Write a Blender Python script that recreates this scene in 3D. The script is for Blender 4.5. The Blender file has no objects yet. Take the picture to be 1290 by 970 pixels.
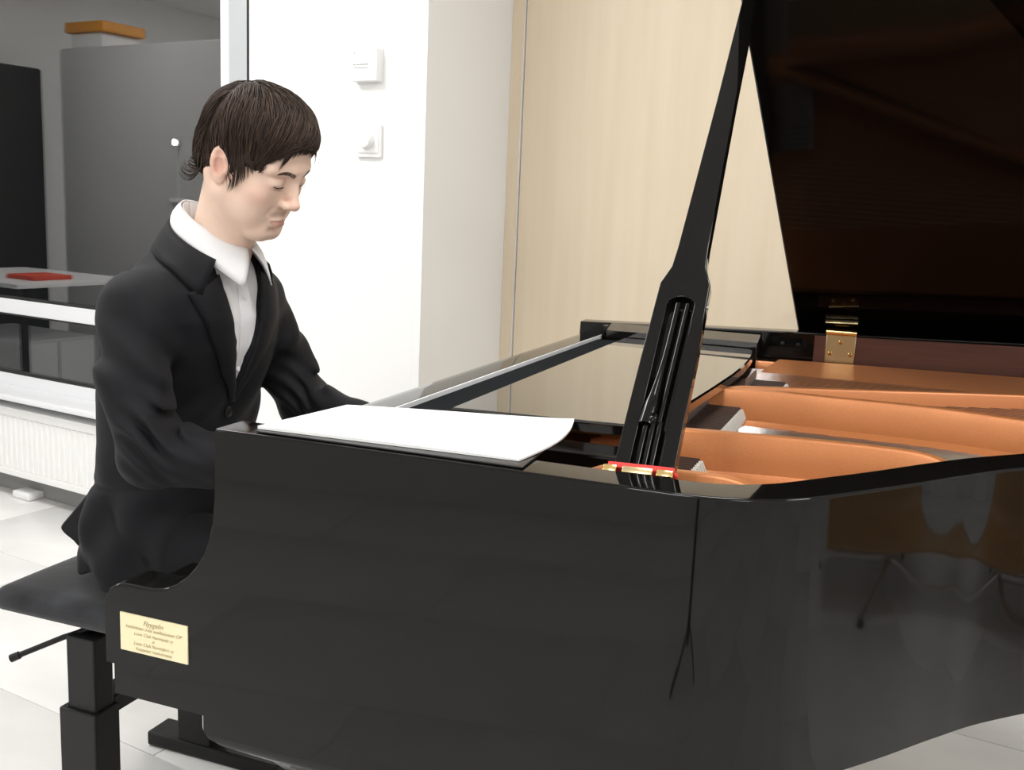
import bpy, bmesh, math, random
import numpy as np
from mathutils import Vector, Matrix
from mathutils.bvhtree import BVHTree

random.seed(7); RNG = np.random.default_rng(7)
scene = bpy.context.scene
COL = scene.collection

# ------------------------------------------------------------------ camera
CAM = np.array([.9221, -.9806, 1.2589]); YAW, PITCH, ROLL, FPX = .3641, .1723, .0427, 1286.17
_fw = np.array([-math.sin(YAW)*math.cos(PITCH), math.cos(YAW)*math.cos(PITCH), -math.sin(PITCH)])
_rt = np.cross(_fw, [0, 0, 1]); _rt /= np.linalg.norm(_rt); _up = np.cross(_rt, _fw)
_r = math.cos(ROLL)*_rt + math.sin(ROLL)*_up; _u = -math.sin(ROLL)*_rt + math.cos(ROLL)*_up
cd = bpy.data.cameras.new('camera'); cam = bpy.data.objects.new('camera', cd); COL.objects.link(cam)
cd.sensor_fit = 'HORIZONTAL'; cd.sensor_width = 36; cd.lens = FPX/1290*36; cd.clip_start = .02
cam.matrix_world = Matrix(((_r[0], _u[0], -_fw[0], CAM[0]), (_r[1], _u[1], -_fw[1], CAM[1]), (_r[2], _u[2], -_fw[2], CAM[2]), (0, 0, 0, 1)))
scene.camera = cam

# ------------------------------------------------------------------ world: night outside
w = bpy.data.worlds.new('night'); scene.world = w; w.use_nodes = True
w.node_tree.nodes['Background'].inputs[0].default_value = (.006, .0065, .007, 1)
w.node_tree.nodes['Background'].inputs[1].default_value = 1
vs = scene.view_settings
vs.view_transform = 'Standard'; vs.look = 'None'; vs.gamma = 1; vs.use_curve_mapping = False; vs.exposure = 0.0
PANEL_W = 23          # watts of each ceiling panel

# room frame: s runs along the window wall, d from that wall into the room
AN = .1624
EX = np.array([math.cos(AN), -math.sin(AN), 0]); NN = np.array([math.sin(AN), math.cos(AN), 0]); W0 = np.array([-2.607, 2.185, 0])
def room(s, d, z): return tuple(W0 + s*EX - d*NN + np.array([0, 0, z]))
ROOM_ROT = -AN
CEIL = 2.75

# ------------------------------------------------------------------ materials
MATS = {}
def mat(name, col=(.5, .5, .5), rough=.5, metal=0., spec=.5, coat=0., noise=None, bump=None, emit=None, sheen=0., trans=0., ior=1.5, aniso=None, sss=0.):
    if name in MATS: return MATS[name]
    m = bpy.data.materials.new(name); m.use_nodes = True
    nt = m.node_tree; b = nt.nodes['Principled BSDF']
    b.inputs['Base Color'].default_value = (*col, 1); b.inputs['Roughness'].default_value = rough
    b.inputs['Metallic'].default_value = metal; b.inputs['Specular IOR Level'].default_value = spec
    b.inputs['Coat Weight'].default_value = coat; b.inputs['Coat Roughness'].default_value = .03
    b.inputs['IOR'].default_value = ior
    if trans: b.inputs['Transmission Weight'].default_value = trans
    if sheen: b.inputs['Sheen Weight'].default_value = sheen
    if sss:
        b.inputs['Subsurface Weight'].default_value = sss; b.inputs['Subsurface Radius'].default_value = (.012, .005, .003); b.inputs['Subsurface Scale'].default_value = 1
    if emit:
        b.inputs['Emission Color'].default_value = (*emit[0], 1); b.inputs['Emission Strength'].default_value = emit[1]
    tc = nt.nodes.new('ShaderNodeTexCoord')
    if noise:   # (scale, stretch(x,y,z), colour2, contrast lo, hi)
        mp = nt.nodes.new('ShaderNodeMapping'); mp.inputs['Scale'].default_value = noise[1]
        n = nt.nodes.new('ShaderNodeTexNoise'); n.inputs['Scale'].default_value = noise[0]; n.inputs['Detail'].default_value = 6
        r = nt.nodes.new('ShaderNodeValToRGB'); r.color_ramp.elements[0].position = noise[3]; r.color_ramp.elements[1].position = noise[4]
        r.color_ramp.elements[0].color = (*col, 1); r.color_ramp.elements[1].color = (*noise[2], 1)
        nt.links.new(tc.outputs['Object'], mp.inputs[0]); nt.links.new(mp.outputs[0], n.inputs['Vector']); nt.links.new(n.outputs['Fac'], r.inputs[0]); nt.links.new(r.outputs[0], b.inputs['Base Color'])
    if bump:    # (scale, strength, stretch)
        mp = nt.nodes.new('ShaderNodeMapping'); mp.inputs['Scale'].default_value = bump[2] if len(bump) > 2 else (1, 1, 1)
        n = nt.nodes.new('ShaderNodeTexNoise'); n.inputs['Scale'].default_value = bump[0]; n.inputs['Detail'].default_value = 4
        bp = nt.nodes.new('ShaderNodeBump'); bp.inputs['Strength'].default_value = bump[1]; bp.inputs['Distance'].default_value = .002
        nt.links.new(tc.outputs['Object'], mp.inputs[0]); nt.links.new(mp.outputs[0], n.inputs['Vector']); nt.links.new(n.outputs['Fac'], bp.inputs['Height']); nt.links.new(bp.outputs[0], b.inputs['Normal'])
    MATS[name] = m; return m

M_WALL = mat('white_paint', (.86, .86, .85), .6, bump=(180, .05))
M_CEIL = mat('ceiling_paint', (.85, .85, .84), .7)
M_TILE = mat('pale_stone_tile', (.72, .715, .70), .32, noise=(3.2, (1, 1.6, 1), (.82, .815, .80), .3, .7))
M_GROUT = mat('tile_grout', (.80, .79, .77), .8)
M_BASE = mat('grey_skirting', (.26, .26, .255), .5)
M_BIRCH = mat('birch_veneer', (.74, .63, .475), .38, noise=(2.2, (9, 9, .55), (.70, .585, .43), .35, .7))
M_ALU = mat('white_aluminium', (.80, .81, .83), .35)
M_ALUG = mat('grey_aluminium', (.46, .48, .50), .4)
M_GLASS = mat('window_glass', (1, 1, 1), 0, trans=1., ior=2.1)
M_RUBBER = mat('black_gasket', (.012, .012, .012), .6)
M_ENAMEL = mat('radiator_enamel', (.88, .88, .87), .3)
M_PLASTIC = mat('white_plastic', (.85, .85, .845), .35)
M_GREYPRINT = mat('grey_print', (.35, .35, .35), .6)
M_BLACK = mat('piano_lacquer', (.004, .0038, .0035), .045, spec=.25)
M_FALL = mat('fallboard_lacquer', (.005, .0048, .0045), .05, spec=.5)
M_LID = mat('lid_lacquer', (.003, .0026, .0024), .07, spec=.13)
M_GLOSS = mat('mirror_lacquer', (.006, .0055, .005), .03, spec=.6, coat=1.)
M_SATIN = mat('black_satin', (.012, .012, .013), .32)
M_BFELT = mat('black_felt', (.010, .0115, .013), .95, spec=.05, bump=(900, .3))
M_GOLD = mat('gold_bronze_paint', (.64, .245, .09), .36, metal=.25, spec=.4, noise=(400, (1, 1, 1), (.60, .225, .08), .4, .6))
M_BRASS = mat('polished_brass', (.85, .62, .25), .16, metal=1.)
M_BRASSD = mat('brushed_brass', (.62, .50, .28), .3, metal=1.)
M_REDFELT = mat('red_felt', (.75, .05, .045), .9, bump=(700, .3))
M_STEEL = mat('steel_string', (.75, .75, .74), .25, metal=1.)
M_SPRUCE = mat('soundboard_spruce', (.62, .42, .22), .4, noise=(4, (1, 30, 1), (.55, .36, .18), .4, .6))
M_MAHOG = mat('mahogany', (.115, .042, .026), .35, noise=(5, (2, 1, 22), (.085, .03, .019), .35, .65))
M_BROWN = mat('dark_walnut', (.05, .025, .018), .4)
M_WFELT = mat('white_felt', (.72, .70, .66), .9)
M_IVORY = mat('white_key', (.85, .84, .80), .2)
M_EBONY = mat('black_key', (.01, .01, .01), .25)
M_PLATE = mat('brass_plaque', (.86, .76, .50), .42, metal=.25)
M_ENGR = mat('engraving', (.30, .235, .10), .6)
M_PAPER = mat('white_paper', (.93, .93, .925), .55)
M_FOLDER = mat('black_folder', (.012, .012, .013), .25)
M_VELVET = mat('charcoal_velvet', (.012, .0125, .0145), .85, spec=.1, sheen=.25, noise=(9, (1, 1, 1), (.034, .036, .041), .42, .68), bump=(60, .15))
M_BMETAL = mat('black_powder_metal', (.008, .008, .008), .4, spec=.25)
M_SUIT = mat('black_suit_wool', (.0072, .0072, .0092), .62, spec=.15, sheen=.03, bump=(1500, .25))
M_LINING = mat('suit_shadow_lining', (.009, .009, .010), .6)
M_SHIRT = mat('white_cotton', (.84, .84, .86), .75, bump=(900, .15))
M_TROUSER = mat('black_trousers', (.0085, .0085, .010), .75, spec=.12)
M_SHOE = mat('black_leather', (.01, .01, .01), .25)
M_LASH = mat('dark_lash', (.02, .012, .01), .6)
M_BUTTON = mat('black_button', (.012, .012, .012), .3)

def attr_mat(name, rough, attr='Col', sss=0., spec=.4, bump=None):
    m = mat(name, (.5, .4, .35), rough, spec=spec, sss=sss, bump=bump)
    a = m.node_tree.nodes.new('ShaderNodeVertexColor'); a.layer_name = attr
    m.node_tree.links.new(a.outputs[0], m.node_tree.nodes['Principled BSDF'].inputs['Base Color']); return m
M_SKIN = attr_mat('skin', .52, sss=.12, bump=(260, .08))
M_HAIR = attr_mat('brown_hair', .5, spec=.22)

# ------------------------------------------------------------------ builders
def worldloc(o):
    v = Vector((0, 0, 0))
    while o: v += o.location; o = o.parent
    return v
def tag(o, label=None, cat=None, group=None, kind=None):
    if label: o['label'] = label
    if cat: o['category'] = cat
    if group: o['group'] = group
    if kind: o['kind'] = kind
    return o
def empty(name, loc, label=None, cat=None, group=None, kind=None):
    o = bpy.data.objects.new(name, None); COL.objects.link(o); o.location = loc; o.empty_display_size = .1
    return tag(o, label, cat, group, kind)
def obj(name, V, F, m, parent=None, smooth=None, at=None):
    """mesh from world coordinates; origin at parent's (or at `at`)"""
    off = np.array(worldloc(parent)) if parent else np.array(at if at is not None else (0, 0, 0), float)
    me = bpy.data.meshes.new(name)
    V = np.asarray(V, float) - off
    me.from_pydata([tuple(v) for v in V], [], [tuple(int(i) for i in f) for f in F]); me.update()
    if isinstance(m, (list, tuple)):
        for q in m: me.materials.append(q)
    else: me.materials.append(m)
    o = bpy.data.objects.new(name, me); COL.objects.link(o)
    if parent: o.parent = parent
    else: o.location = tuple(off)
    if smooth is not None:
        me.shade_smooth()
        if smooth < 3.1: me.set_sharp_from_angle(angle=smooth)
    return o
class MB:
    def __init__(s): s.V = []; s.F = []
    def add(s, V, F):
        n = len(s.V); s.V += [tuple(map(float, v)) for v in V]; s.F += [tuple(i+n for i in f) for f in F]; return s
    def box(s, lo, hi, c=0., R=None, org=None):
        lo = np.array(lo, float); hi = np.array(hi, float); c = min(c, (hi-lo).min()*.49)
        if c <= 0:
            V = np.array([[(lo, hi)[(i >> a) & 1][a] for a in range(3)] for i in range(8)])
            F = [(0, 2, 3, 1), (4, 5, 7, 6), (0, 1, 5, 4), (2, 6, 7, 3), (0, 4, 6, 2), (1, 3, 7, 5)]
        else:
            bm = bmesh.new(); bmesh.ops.create_cube(bm, size=1)
            for v in bm.verts: v.co = Vector([(lo[a]+hi[a])/2 + v.co[a]*(hi[a]-lo[a]) for a in range(3)])
            bmesh.ops.bevel(bm, geom=bm.edges[:], offset=c, segments=2, profile=.5, affect='EDGES')
            bm.verts.index_update(); V = np.array([v.co[:] for v in bm.verts]); F = [tuple(v.index for v in f.verts) for f in bm.faces]; bm.free()
        if R is not None:
            org = np.array(org); V = (V-org) @ np.array(R).T + org
        return s.add(V, F)
    def tube(s, pts, rad, n=10, cap=True, flat=1., up=(0, 0, 1)):
        P = np.array(pts, float); k = len(P); rad = np.full(k, rad) if np.isscalar(rad) else np.array(rad)
        T = np.gradient(P, axis=0); T /= np.linalg.norm(T, axis=1)[:, None] + 1e-12
        V = []; a = np.array(up, float)
        for i in range(k):
            x = np.cross(a, T[i])
            if np.linalg.norm(x) < 1e-4: x = np.cross([1, 0, .1], T[i])
            x /= np.linalg.norm(x); y = np.cross(T[i], x); a = y
            for j in range(n):
                t = 2*math.pi*j/n; V.append(P[i] + rad[i]*(math.cos(t)*x + flat*math.sin(t)*y))
        F = [(i*n+j, i*n+(j+1) % n, (i+1)*n+(j+1) % n, (i+1)*n+j) for i in range(k-1) for j in range(n)]
        if cap: F += [tuple(range(n-1, -1, -1)), tuple((k-1)*n+j for j in range(n))]
        return s.add(V, F)
    def prism(s, poly, axis, a, b, c=0.):
        """extrude 2-D polygon along axis (0,1,2); polygon gives the other two coordinates in order; optional chamfer"""
        poly = np.array(poly, float); n = len(poly); oth = [i for i in range(3) if i != axis]
        area = .5*np.sum(poly[:, 0]*np.roll(poly[:, 1], -1) - np.roll(poly[:, 0], -1)*poly[:, 1])
        def ring(pl, h):
            R = np.zeros((n, 3)); R[:, oth[0]] = pl[:, 0]; R[:, oth[1]] = pl[:, 1]; R[:, axis] = h; return R
        if c > 0:
            e = np.roll(poly, -1, 0)-poly; e /= np.linalg.norm(e, axis=1)[:, None]+1e-12
            nr = np.stack([-e[:, 1], e[:, 0]], 1)*(1 if area > 0 else -1); m = nr + np.roll(nr, 1, 0); m /= np.maximum(np.sum(m*nr, 1), .35)[:, None]
            ins = poly + m*c
            rings = [ring(ins, a), ring(poly, a+c), ring(poly, b-c), ring(ins, b)]
        else: rings = [ring(poly, a), ring(poly, b)]
        V = np.concatenate(rings); F = []
        for k in range(len(rings)-1): F += [(k*n+i, k*n+(i+1) % n, (k+1)*n+(i+1) % n, (k+1)*n+i) for i in range(n)]
        L = len(rings)-1; F += [tuple(range(n-1, -1, -1)), tuple(L*n+i for i in range(n))]
        if (area < 0) != (axis == 1): F = [f[::-1] for f in F]
        return s.add(V, F)
    def lathe(s, prof, org, axis=(0, 0, 1), n=24):
        ax = np.array(axis, float); ax /= np.linalg.norm(ax); x = np.cross(ax, [0, 1, 0] if abs(ax[1]) < .9 else [1, 0, 0]); x /= np.linalg.norm(x); y = np.cross(ax, x)
        V = [np.array(org)+ax*h+r*(math.cos(2*math.pi*j/n)*x+math.sin(2*math.pi*j/n)*y) for r, h in prof for j in range(n)]; k = len(prof)
        F = [(i*n+j, i*n+(j+1) % n, (i+1)*n+(j+1) % n, (i+1)*n+j) for i in range(k-1) for j in range(n)]
        F += [tuple(range(n-1, -1, -1)), tuple((k-1)*n+j for j in range(n))]
        return s.add(V, F)
    def xf(s, f):
        c = np.mean(np.array(s.V), 0); o = np.array(f(c)); h = 1e-4
        J_ = np.array([(np.array(f(c+np.eye(3)[i]*h))-o)/h for i in range(3)])
        if np.linalg.det(J_) < 0: s.F = [q[::-1] for q in s.F]
        s.V = [tuple(f(np.array(v))) for v in s.V]; return s
    def build(s, name, m, parent=None, smooth=.6, at=None): return obj(name, s.V, s.F, m, parent, smooth, at)
def rbox(name, lo, hi, m, parent=None, c=.004, at=None, xf=None):
    b = MB().box(lo, hi, c)
    if xf: b.xf(xf)
    return b.build(name, m, parent, .35, at)
def rm(v): return np.array(room(v[0], v[1], v[2]))      # room-frame coordinates -> world
def catmull(P, n=8):
    P = np.array(P, float); Q = []
    for i in range(len(P)-1):
        p0, p1, p2, p3 = P[max(i-1, 0)], P[i], P[i+1], P[min(i+2, len(P)-1)]
        for t in np.arange(n)/n: Q.append(.5*((2*p1)+(-p0+p2)*t+(2*p0-5*p1+4*p2-p3)*t*t+(-p0+3*p1-3*p2+p3)*t**3))
    Q.append(P[-1]); return np.array(Q)
def copy_tree(o, parent=None):
    c = o.copy(); COL.objects.link(c); c.parent = parent
    for ch in [k for k in o.children]: copy_tree(ch, c)
    return c
def child_copy(o, dloc, name=None):
    c = o.copy(); COL.objects.link(c); c.parent = o.parent; c.location = o.location + Vector(dloc); return c

# ================================================================== ROOM
S0, S1, D1 = -2.9, 7.4, 4.7                  # left wall, right wall, wall behind the camera
WS0, WS1 = -1.6, 1.42                        # window opening along the wall
WZ0, WZ1 = .44, 2.45
SC = 2.174                                   # convex corner at the end of the window wall
ND = .50                                     # depth of the recess with the door
T = .2
fl = empty('floor', (0, 0, 0), kind='structure')
MB().box((S0-.3, -ND-.3, -.06), (S1+.3, D1+.3, -.004)).xf(rm).build('floor_bed', M_GROUT, fl, None)
tw, tl, gap = .60, 1.20, .003
base_tile = None
for i in range(int((S1-S0)/tl)+2):
    for j in range(int((D1+ND)/tw)+2):
        s = S0 + .35 + (i-1)*tl + (j % 2)*.6; d = -ND-.2 + j*tw
        if s > S1 or d > D1: continue
        if base_tile is None:
            t0 = room(0, 0, 0)
            b = MB().box((gap/2, gap/2, -.02), (tl-gap/2, tw-gap/2, 0), .0015)
            b.xf(lambda v: v[0]*EX - v[1]*NN + np.array([0, 0, v[2]]))
            base_tile = b.build('tile', M_TILE, None, .6); t = base_tile; t.parent = fl
        else:
            t = base_tile.copy(); COL.objects.link(t); t.parent = fl
        t.location = room(s, d, 0)
def slab(name, lo, hi, m, kind='structure'):
    return tag(MB().box(lo, hi).xf(rm).build(name, m, None, None), kind=kind)
slab('ceiling', (S0-T, -ND-T, CEIL), (S1+T, D1+T, CEIL+.1), M_CEIL)
wb = MB()
wb.box((S0-T, -T, 0), (WS0, 0, CEIL)).box((WS0, -T, 0), (WS1, 0, WZ0)).box((WS0, -T, WZ1), (WS1, 0, CEIL)).box((WS1, -T, 0), (SC, 0, CEIL))
wb.xf(rm); tag(wb.build('wall_back', M_WALL, None, None), kind='structure')
slab('wall_return', (SC-T, -ND, 0), (SC, -T, CEIL), M_WALL)
slab('wall_recess', (SC-T, -ND-T, 0), (S1+T, -ND, CEIL), M_WALL)
slab('wall_right', (S1, -ND-T, 0), (S1+T, D1+T, CEIL), M_WALL)
slab('wall_left', (S0-T, -T, 0), (S0, D1+T, CEIL), M_WALL)
slab('wall_front', (S0-T, D1, 0), (S1+T, D1+T, CEIL), M_WALL)
# corner bead of the convex corner
tag(rbox('trim_1', (SC-.028, -.03, 0), (SC+.003, .003, CEIL-.001), M_WALL, None, .0015, xf=rm), kind='structure')
# skirtings
bb = MB().box((S0, 0, 0), (SC, .014, .07), .002).xf(rm); tag(bb.build('baseboard_back', M_BASE), kind='structure')
# birch door and its lining in the recess
d1 = empty('door_1', room(2.6, -ND, 0), kind='structure')
rbox('jamb', (SC, -ND, 0), (SC+.047, -ND+.02, 2.6), M_BIRCH, d1, .002, xf=rm)
rbox('jamb', (3.42, -ND, 0), (3.5, -ND+.02, 2.6), M_BIRCH, d1, .002, xf=rm)
rbox('head_jamb', (SC+.047, -ND, 2.52), (3.42, -ND+.02, 2.6), M_BIRCH, d1, .002, xf=rm)
rbox('door_leaf', (SC+.053, -ND+.001, .008), (3.41, -ND+.018, 2.515), M_BIRCH, d1, .0015, xf=rm)
rbox('gasket', (SC+.047, -ND+.0005, 0), (SC+.053, -ND+.006, 2.52), M_RUBBER, d1, 0, xf=rm)
rbox('edge_strip', (SC+.0475, -ND+.006, 0), (SC+.0495, -ND+.022, 2.52), M_ALU, d1, 0, xf=rm)
hb = MB().tube([rm((3.34, -ND+.018, 1.02)), rm((3.34, -ND+.06, 1.02)), rm((3.33, -ND+.066, 1.02)), rm((3.22, -ND+.066, 1.02))], .009, 10)
hb.lathe([(.026, 0), (.026, .008), (.0, .008)], rm((3.34, -ND+.018, 1.02)), -NN); hb.build('door_handle', M_STEEL, d1)

# window: frame, transom, two tiers of panes
w1 = empty('window_1', room((WS0+WS1)/2, 0, WZ0), kind='structure')
def wbox(name, lo, hi, m, c=.003): return rbox(name, lo, hi, m, w1, c, xf=rm)
wbox('frame_jamb', (WS1-.105, -.09, WZ0), (WS1-.05, -.012, WZ1), M_ALU)          # white leaf of the right jamb
wbox('frame_jamb', (WS1-.05, -.09, WZ0), (WS1+.034, .004, WZ1), M_ALUG)           # grey cover profile
wbox('gasket', (WS1+.034, -.02, WZ0), (WS1+.040, .005, WZ1), M_RUBBER, 0)
wbox('gasket', (WS1-.108, -.06, WZ0), (WS1-.104, -.02, WZ1), M_RUBBER, 0)
wbox('frame_jamb', (WS0, -.09, WZ0), (WS0+.09, 0, WZ1), M_ALU)
wbox('frame_head', (WS0, -.09, WZ1-.08), (WS1, 0, WZ1), M_ALU)
wbox('frame_sill', (WS0, -.09, WZ0), (WS1, -.012, WZ0+.05), M_ALU)
wbox('transom', (WS0+.09, -.09, .742), (WS1-.105, -.012, .802), M_ALU)
for z in (.735, .803, .491): wbox('gasket', (WS0+.09, -.05, z), (WS1-.105, -.0145, z+.006), M_RUBBER, 0)
wbox('mullion', (-.72, -.09, .49), (-.64, -.012, WZ1-.08), M_ALU)
for a, b in ((WS0+.09, -.72), (-.64, WS1-.105)):
    for z0, z1 in ((.49, .742), (.802, WZ1-.08)): wbox('pane', (a, -.056, z0), (b, -.032, z1), M_GLASS, 0)
sl = MB().box((WS0-.03, -.012, .418), (WS1+.03, .13, .443), .004).xf(rm); tag(sl.build('trim_2', M_ALU), kind='structure')

# radiator below the sill
rd = empty('radiator', room(-.2, .06, .1), 'long low white panel radiator with upright ribs under the dark window', 'radiator')
RS0, RS1, RD, RZ0, RZ1 = -1.4, 1.5, .098, .10, .375
rbox('panel', (RS0, .04, RZ0), (RS1, RD-.006, RZ1), M_ENAMEL, rd, .004, xf=rm)
rbox('top_grille', (RS0, .035, RZ1-.002), (RS1, RD+.003, RZ1+.008), M_ENAMEL, rd, .002, xf=rm)
for z in (RZ0, RZ1-.028): rbox('rail', (RS0, RD-.007, z), (RS1, RD+.001, z+.028), M_ENAMEL, rd, .003, xf=rm)
fin = None; pitch = .0335
for i in range(int((RS1-RS0)/pitch)):
    s = RS0 + .012 + i*pitch
    if fin is None:
        b = MB().prism([(0, 0), (.004, .006), (.016, .0065), (.021, 0)], 2, RZ0+.03, RZ1-.03, 0)
        b.xf(lambda v: rm((RS0+.012+v[0], RD-.007+v[1], v[2]))); fin = b.build('rib', M_ENAMEL, rd, .5)
    else: child_copy(fin, tuple(EX*(s-RS0-.012)))
for s in (-.9, 1.2): rbox('bracket', (s, 0, .15), (s+.03, .045, .3), M_ENAMEL, rd, .002, xf=rm)
pc = MB().box((.21, .012, 0), (.32, .085, .032), .009).xf(rm)
tag(pc.build('floor_pipe_cover', M_PLASTIC, None, .6, room(.26, .05, 0)), 'small rounded white cover on the floor beneath the radiator', 'cover')

# thermostat and dimmer
th = empty('thermostat', room(1.965, 0, 1.614), 'white square room sensor box with fine grey print high on the white wall', 'thermostat')
tb = MB().box((1.915, 0, 1.616), (2.012, .030, 1.712), .006).xf(rm); tb.build('housing', M_PLASTIC, th)
rbox('back_plate', (1.913, 0, 1.614), (2.014, .006, 1.714), M_PLASTIC, th, .002, xf=rm)
pr = MB()
for a, b, z, h in ((1.922, 1.932, 1.663, .003), (1.935, 1.945, 1.663, .003), (1.947, 1.98, 1.6635, .003), (1.922, 1.978, 1.654, .002)): pr.box((a, .030, z), (b, .0303, z+h))
pr.xf(rm); pr.build('print', M_GREYPRINT, th, None)
rbox('indicator', (1.923, .0295, 1.697), (1.927, .0308, 1.701), M_GREYPRINT, th, .0004, xf=rm)
dm = empty('dimmer_switch', room(1.97, 0, 1.39), 'white rotary dimmer switch with round knob below the sensor box', 'switch')
rbox('cover_plate', (1.924, 0, 1.391), (2.017, .011, 1.489), M_PLASTIC, dm, .003, xf=rm)
rbox('inner_frame', (1.931, .009, 1.404), (2.010, .0145, 1.482), M_PLASTIC, dm, .002, xf=rm)
MB().lathe([(.026, 0), (.026, .004), (.0235, .019), (.021, .021), (.0, .0212)], rm((1.969, .0145, 1.443)), -NN, 40).build('knob', M_PLASTIC, dm, .5)

# ceiling panels: the lamps of the room
k = 0
for s in (-1.2, 1.4, 3.6, 5.6):
    for d in (1.15, 3.25):
        c = room(s, d, CEIL)
        cl = empty('ceiling_panel', c, 'square white LED panel set in the white ceiling', 'ceiling light', 'LED panels in the ceiling')
        rbox('frame', (s-.32, d-.32, CEIL-.012), (s+.32, d+.32, CEIL), M_ALU, cl, .002, xf=rm)
        rbox('diffuser', (s-.3, d-.3, CEIL-.016), (s+.3, d+.3, CEIL-.012), mat('lit_diffuser', (.9, .9, .9), .5, emit=((1, .985, .96), 4)), cl, 0, xf=rm)
        la = bpy.data.lights.new('panel_light', 'AREA'); la.shape = 'SQUARE'; la.size = .6; la.energy = PANEL_W; la.color = (1, .985, .965)
        lo = bpy.data.objects.new('panel_light', la); COL.objects.link(lo); lo.parent = cl; lo.location = (0, 0, -.018); lo.rotation_euler = (0, 0, ROOM_ROT)

# ================================================================== GRAND PIANO  (x: keyboard -> tail, y: treble -> bass)
ZT = .985
gp = empty('grand_piano', (.8, .75, 0), 'glossy black grand piano with its lid propped open over a gold iron frame', 'piano')
def yb(x): return 1.49 + .05*(x-.17)           # outer bass side
def zb_(x): return ZT + .003 + .026*max(0, x-.17)
tre = [(x, 0.) for x in (.174, .25, .40, .55, .66, .70)] + [(.735, .0005), (.77, .006), (.81, .022), (.852, .053), (.895, .103), (.949, .169), (1.007, .245), (1.069, .318), (1.2, .44), (1.35, .555), (1.5, .67), (1.63, .81), (1.71, .97), (1.73, 1.15), (1.69, 1.34), (1.59, 1.49), (1.45, yb(1.45))]
curve = catmull(tre[5:], 8)
path = [(.174, 0.), (.25, 0), (.4, 0), (.55, 0), (.66, 0)] + [tuple(p) for p in curve] + [(x, yb(x)) for x in (1.3, 1.1, .9, .7, .5, .3, .174)]
cheek = [(0, .735), (.002, .745), (.008, .756), (.018, .763), (.03, .766), (.075, .767), (.095, .771), (.112, .779), (.128, .791), (.142, .806), (.154, .824), (.163, .845), (.169, .868), (.1725, .905), (.1732, .95)]
cheek = cheek[:3] + [(.0128, .7595), (.0130, .7597)] + cheek[3:]
stations = [(x, 0., z, .652 if x < .0129 else .611) for x, z in cheek]
for i, (x, y) in enumerate(path):
    f = np.clip((y-.9)/.5, 0, 1)
    stations.append((x, y, ZT*(1-f)+zb_(x)*f, .611 if x < .67 else .664))
stations += [(x, yb(x), z+.003, .652 if x < .0129 else .611) for x, z in cheek[::-1]]
def sweep_case(st, w, c=.004):
    P = np.array([(s[0], s[1]) for s in st]); n = len(P)
    Tn = np.zeros_like(P)
    for i in range(n):
        a = P[max(i-1, 0)]; b = P[min(i+1, n-1)]; d = b-a; Tn[i] = d/np.linalg.norm(d)
    V = []; F = []
    for i in range(n):
        nin = np.array([-Tn[i][1], Tn[i][0]]); x, y, zt, zb = st[i]
        sec = [(0, zb+c*.6)] + [(c-c*math.cos(q), zt-c+c*math.sin(q)) for q in (0, .4, .8, 1.18, 1.5708)] + [(w-c+c*math.sin(q), zt-c+c*math.cos(q)) for q in (0, .8, 1.5708)] + [(w, zb+c*.6), (w-c, zb), (c, zb)]
        for o, z in sec:
            q = P[i]+nin*o; V.append((q[0], q[1], z))
    m = len(sec)
    for i in range(n-1):
        for j in range(m): F.append((i*m+j, i*m+(j+1) % m, (i+1)*m+(j+1) % m, (i+1)*m+j))
    F += [tuple(range(m-1, -1, -1)), tuple((n-1)*m+j for j in range(m))]
    return V, [f[::-1] for f in F]
V, F = sweep_case(stations, .058)
rim = obj('rim', V, F, M_BLACK, gp, .55); rim.modifiers.new('wn', 'WEIGHTED_NORMAL').keep_sharp = True
# inner outline (for sound board and plate)
Pp = np.array(path); Tn = np.gradient(Pp, axis=0); Tn /= np.linalg.norm(Tn, axis=1)[:, None]
inner = Pp + np.stack([-Tn[:, 1], Tn[:, 0]], 1)*.056
inn = [tuple(p) for p in inner]
def fan_poly(name, poly, z0, z1, m, c=.002): return MB().prism(poly, 2, z0, z1, c).build(name, m, gp, .5)
fan_poly('soundboard', inn, .835, .845, M_SPRUCE, 0)
# key bed, key slip and blocks
rbox('key_bed', (.016, .05, .613), (.50, 1.445, .654), M_BLACK, gp, .003)
rbox('key_slip', (.016, .0585, .655), (.036, 1.42, .722), M_BLACK, gp, .004)
for a, b in ((.059, .128), (1.353, 1.424)): rbox('key_block', (.037, a, .655), (.19, b, .757), M_BLACK, gp, .005)
# keys
kw = .0235; y0 = .129
wk = MB().box((.04, y0+.0005, .70), (.20, y0+kw-.0005, .737), .0012).build('white_key', M_IVORY, gp, .5)
for i in range(1, 52): child_copy(wk, (0, i*kw, 0))
bk = None
for i in range(51):
    # treble end is C, counted down towards the bass
    note = (0, 6, 5, 4, 3, 2, 1)[i % 7]      # white-key letters from the top: C B A G F E D
    if i == 0 or note in (0 + 0,) and False: pass
    lower = (0, 6, 5, 4, 3, 2, 1)[(i+1) % 7]
    if (note, lower) in ((0, 6), (3, 2)): continue
    yc = y0 + (i+1)*kw
    if bk is None:
        bk = MB().prism([(yc-.0055, .73), (yc+.0055, .73), (yc+.0045, .7495), (yc-.0045, .7495)], 0, .095, .20, .0015).build('black_key', M_EBONY, gp, .5); by = yc
    else: child_copy(bk, (0, yc-by, 0))
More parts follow.
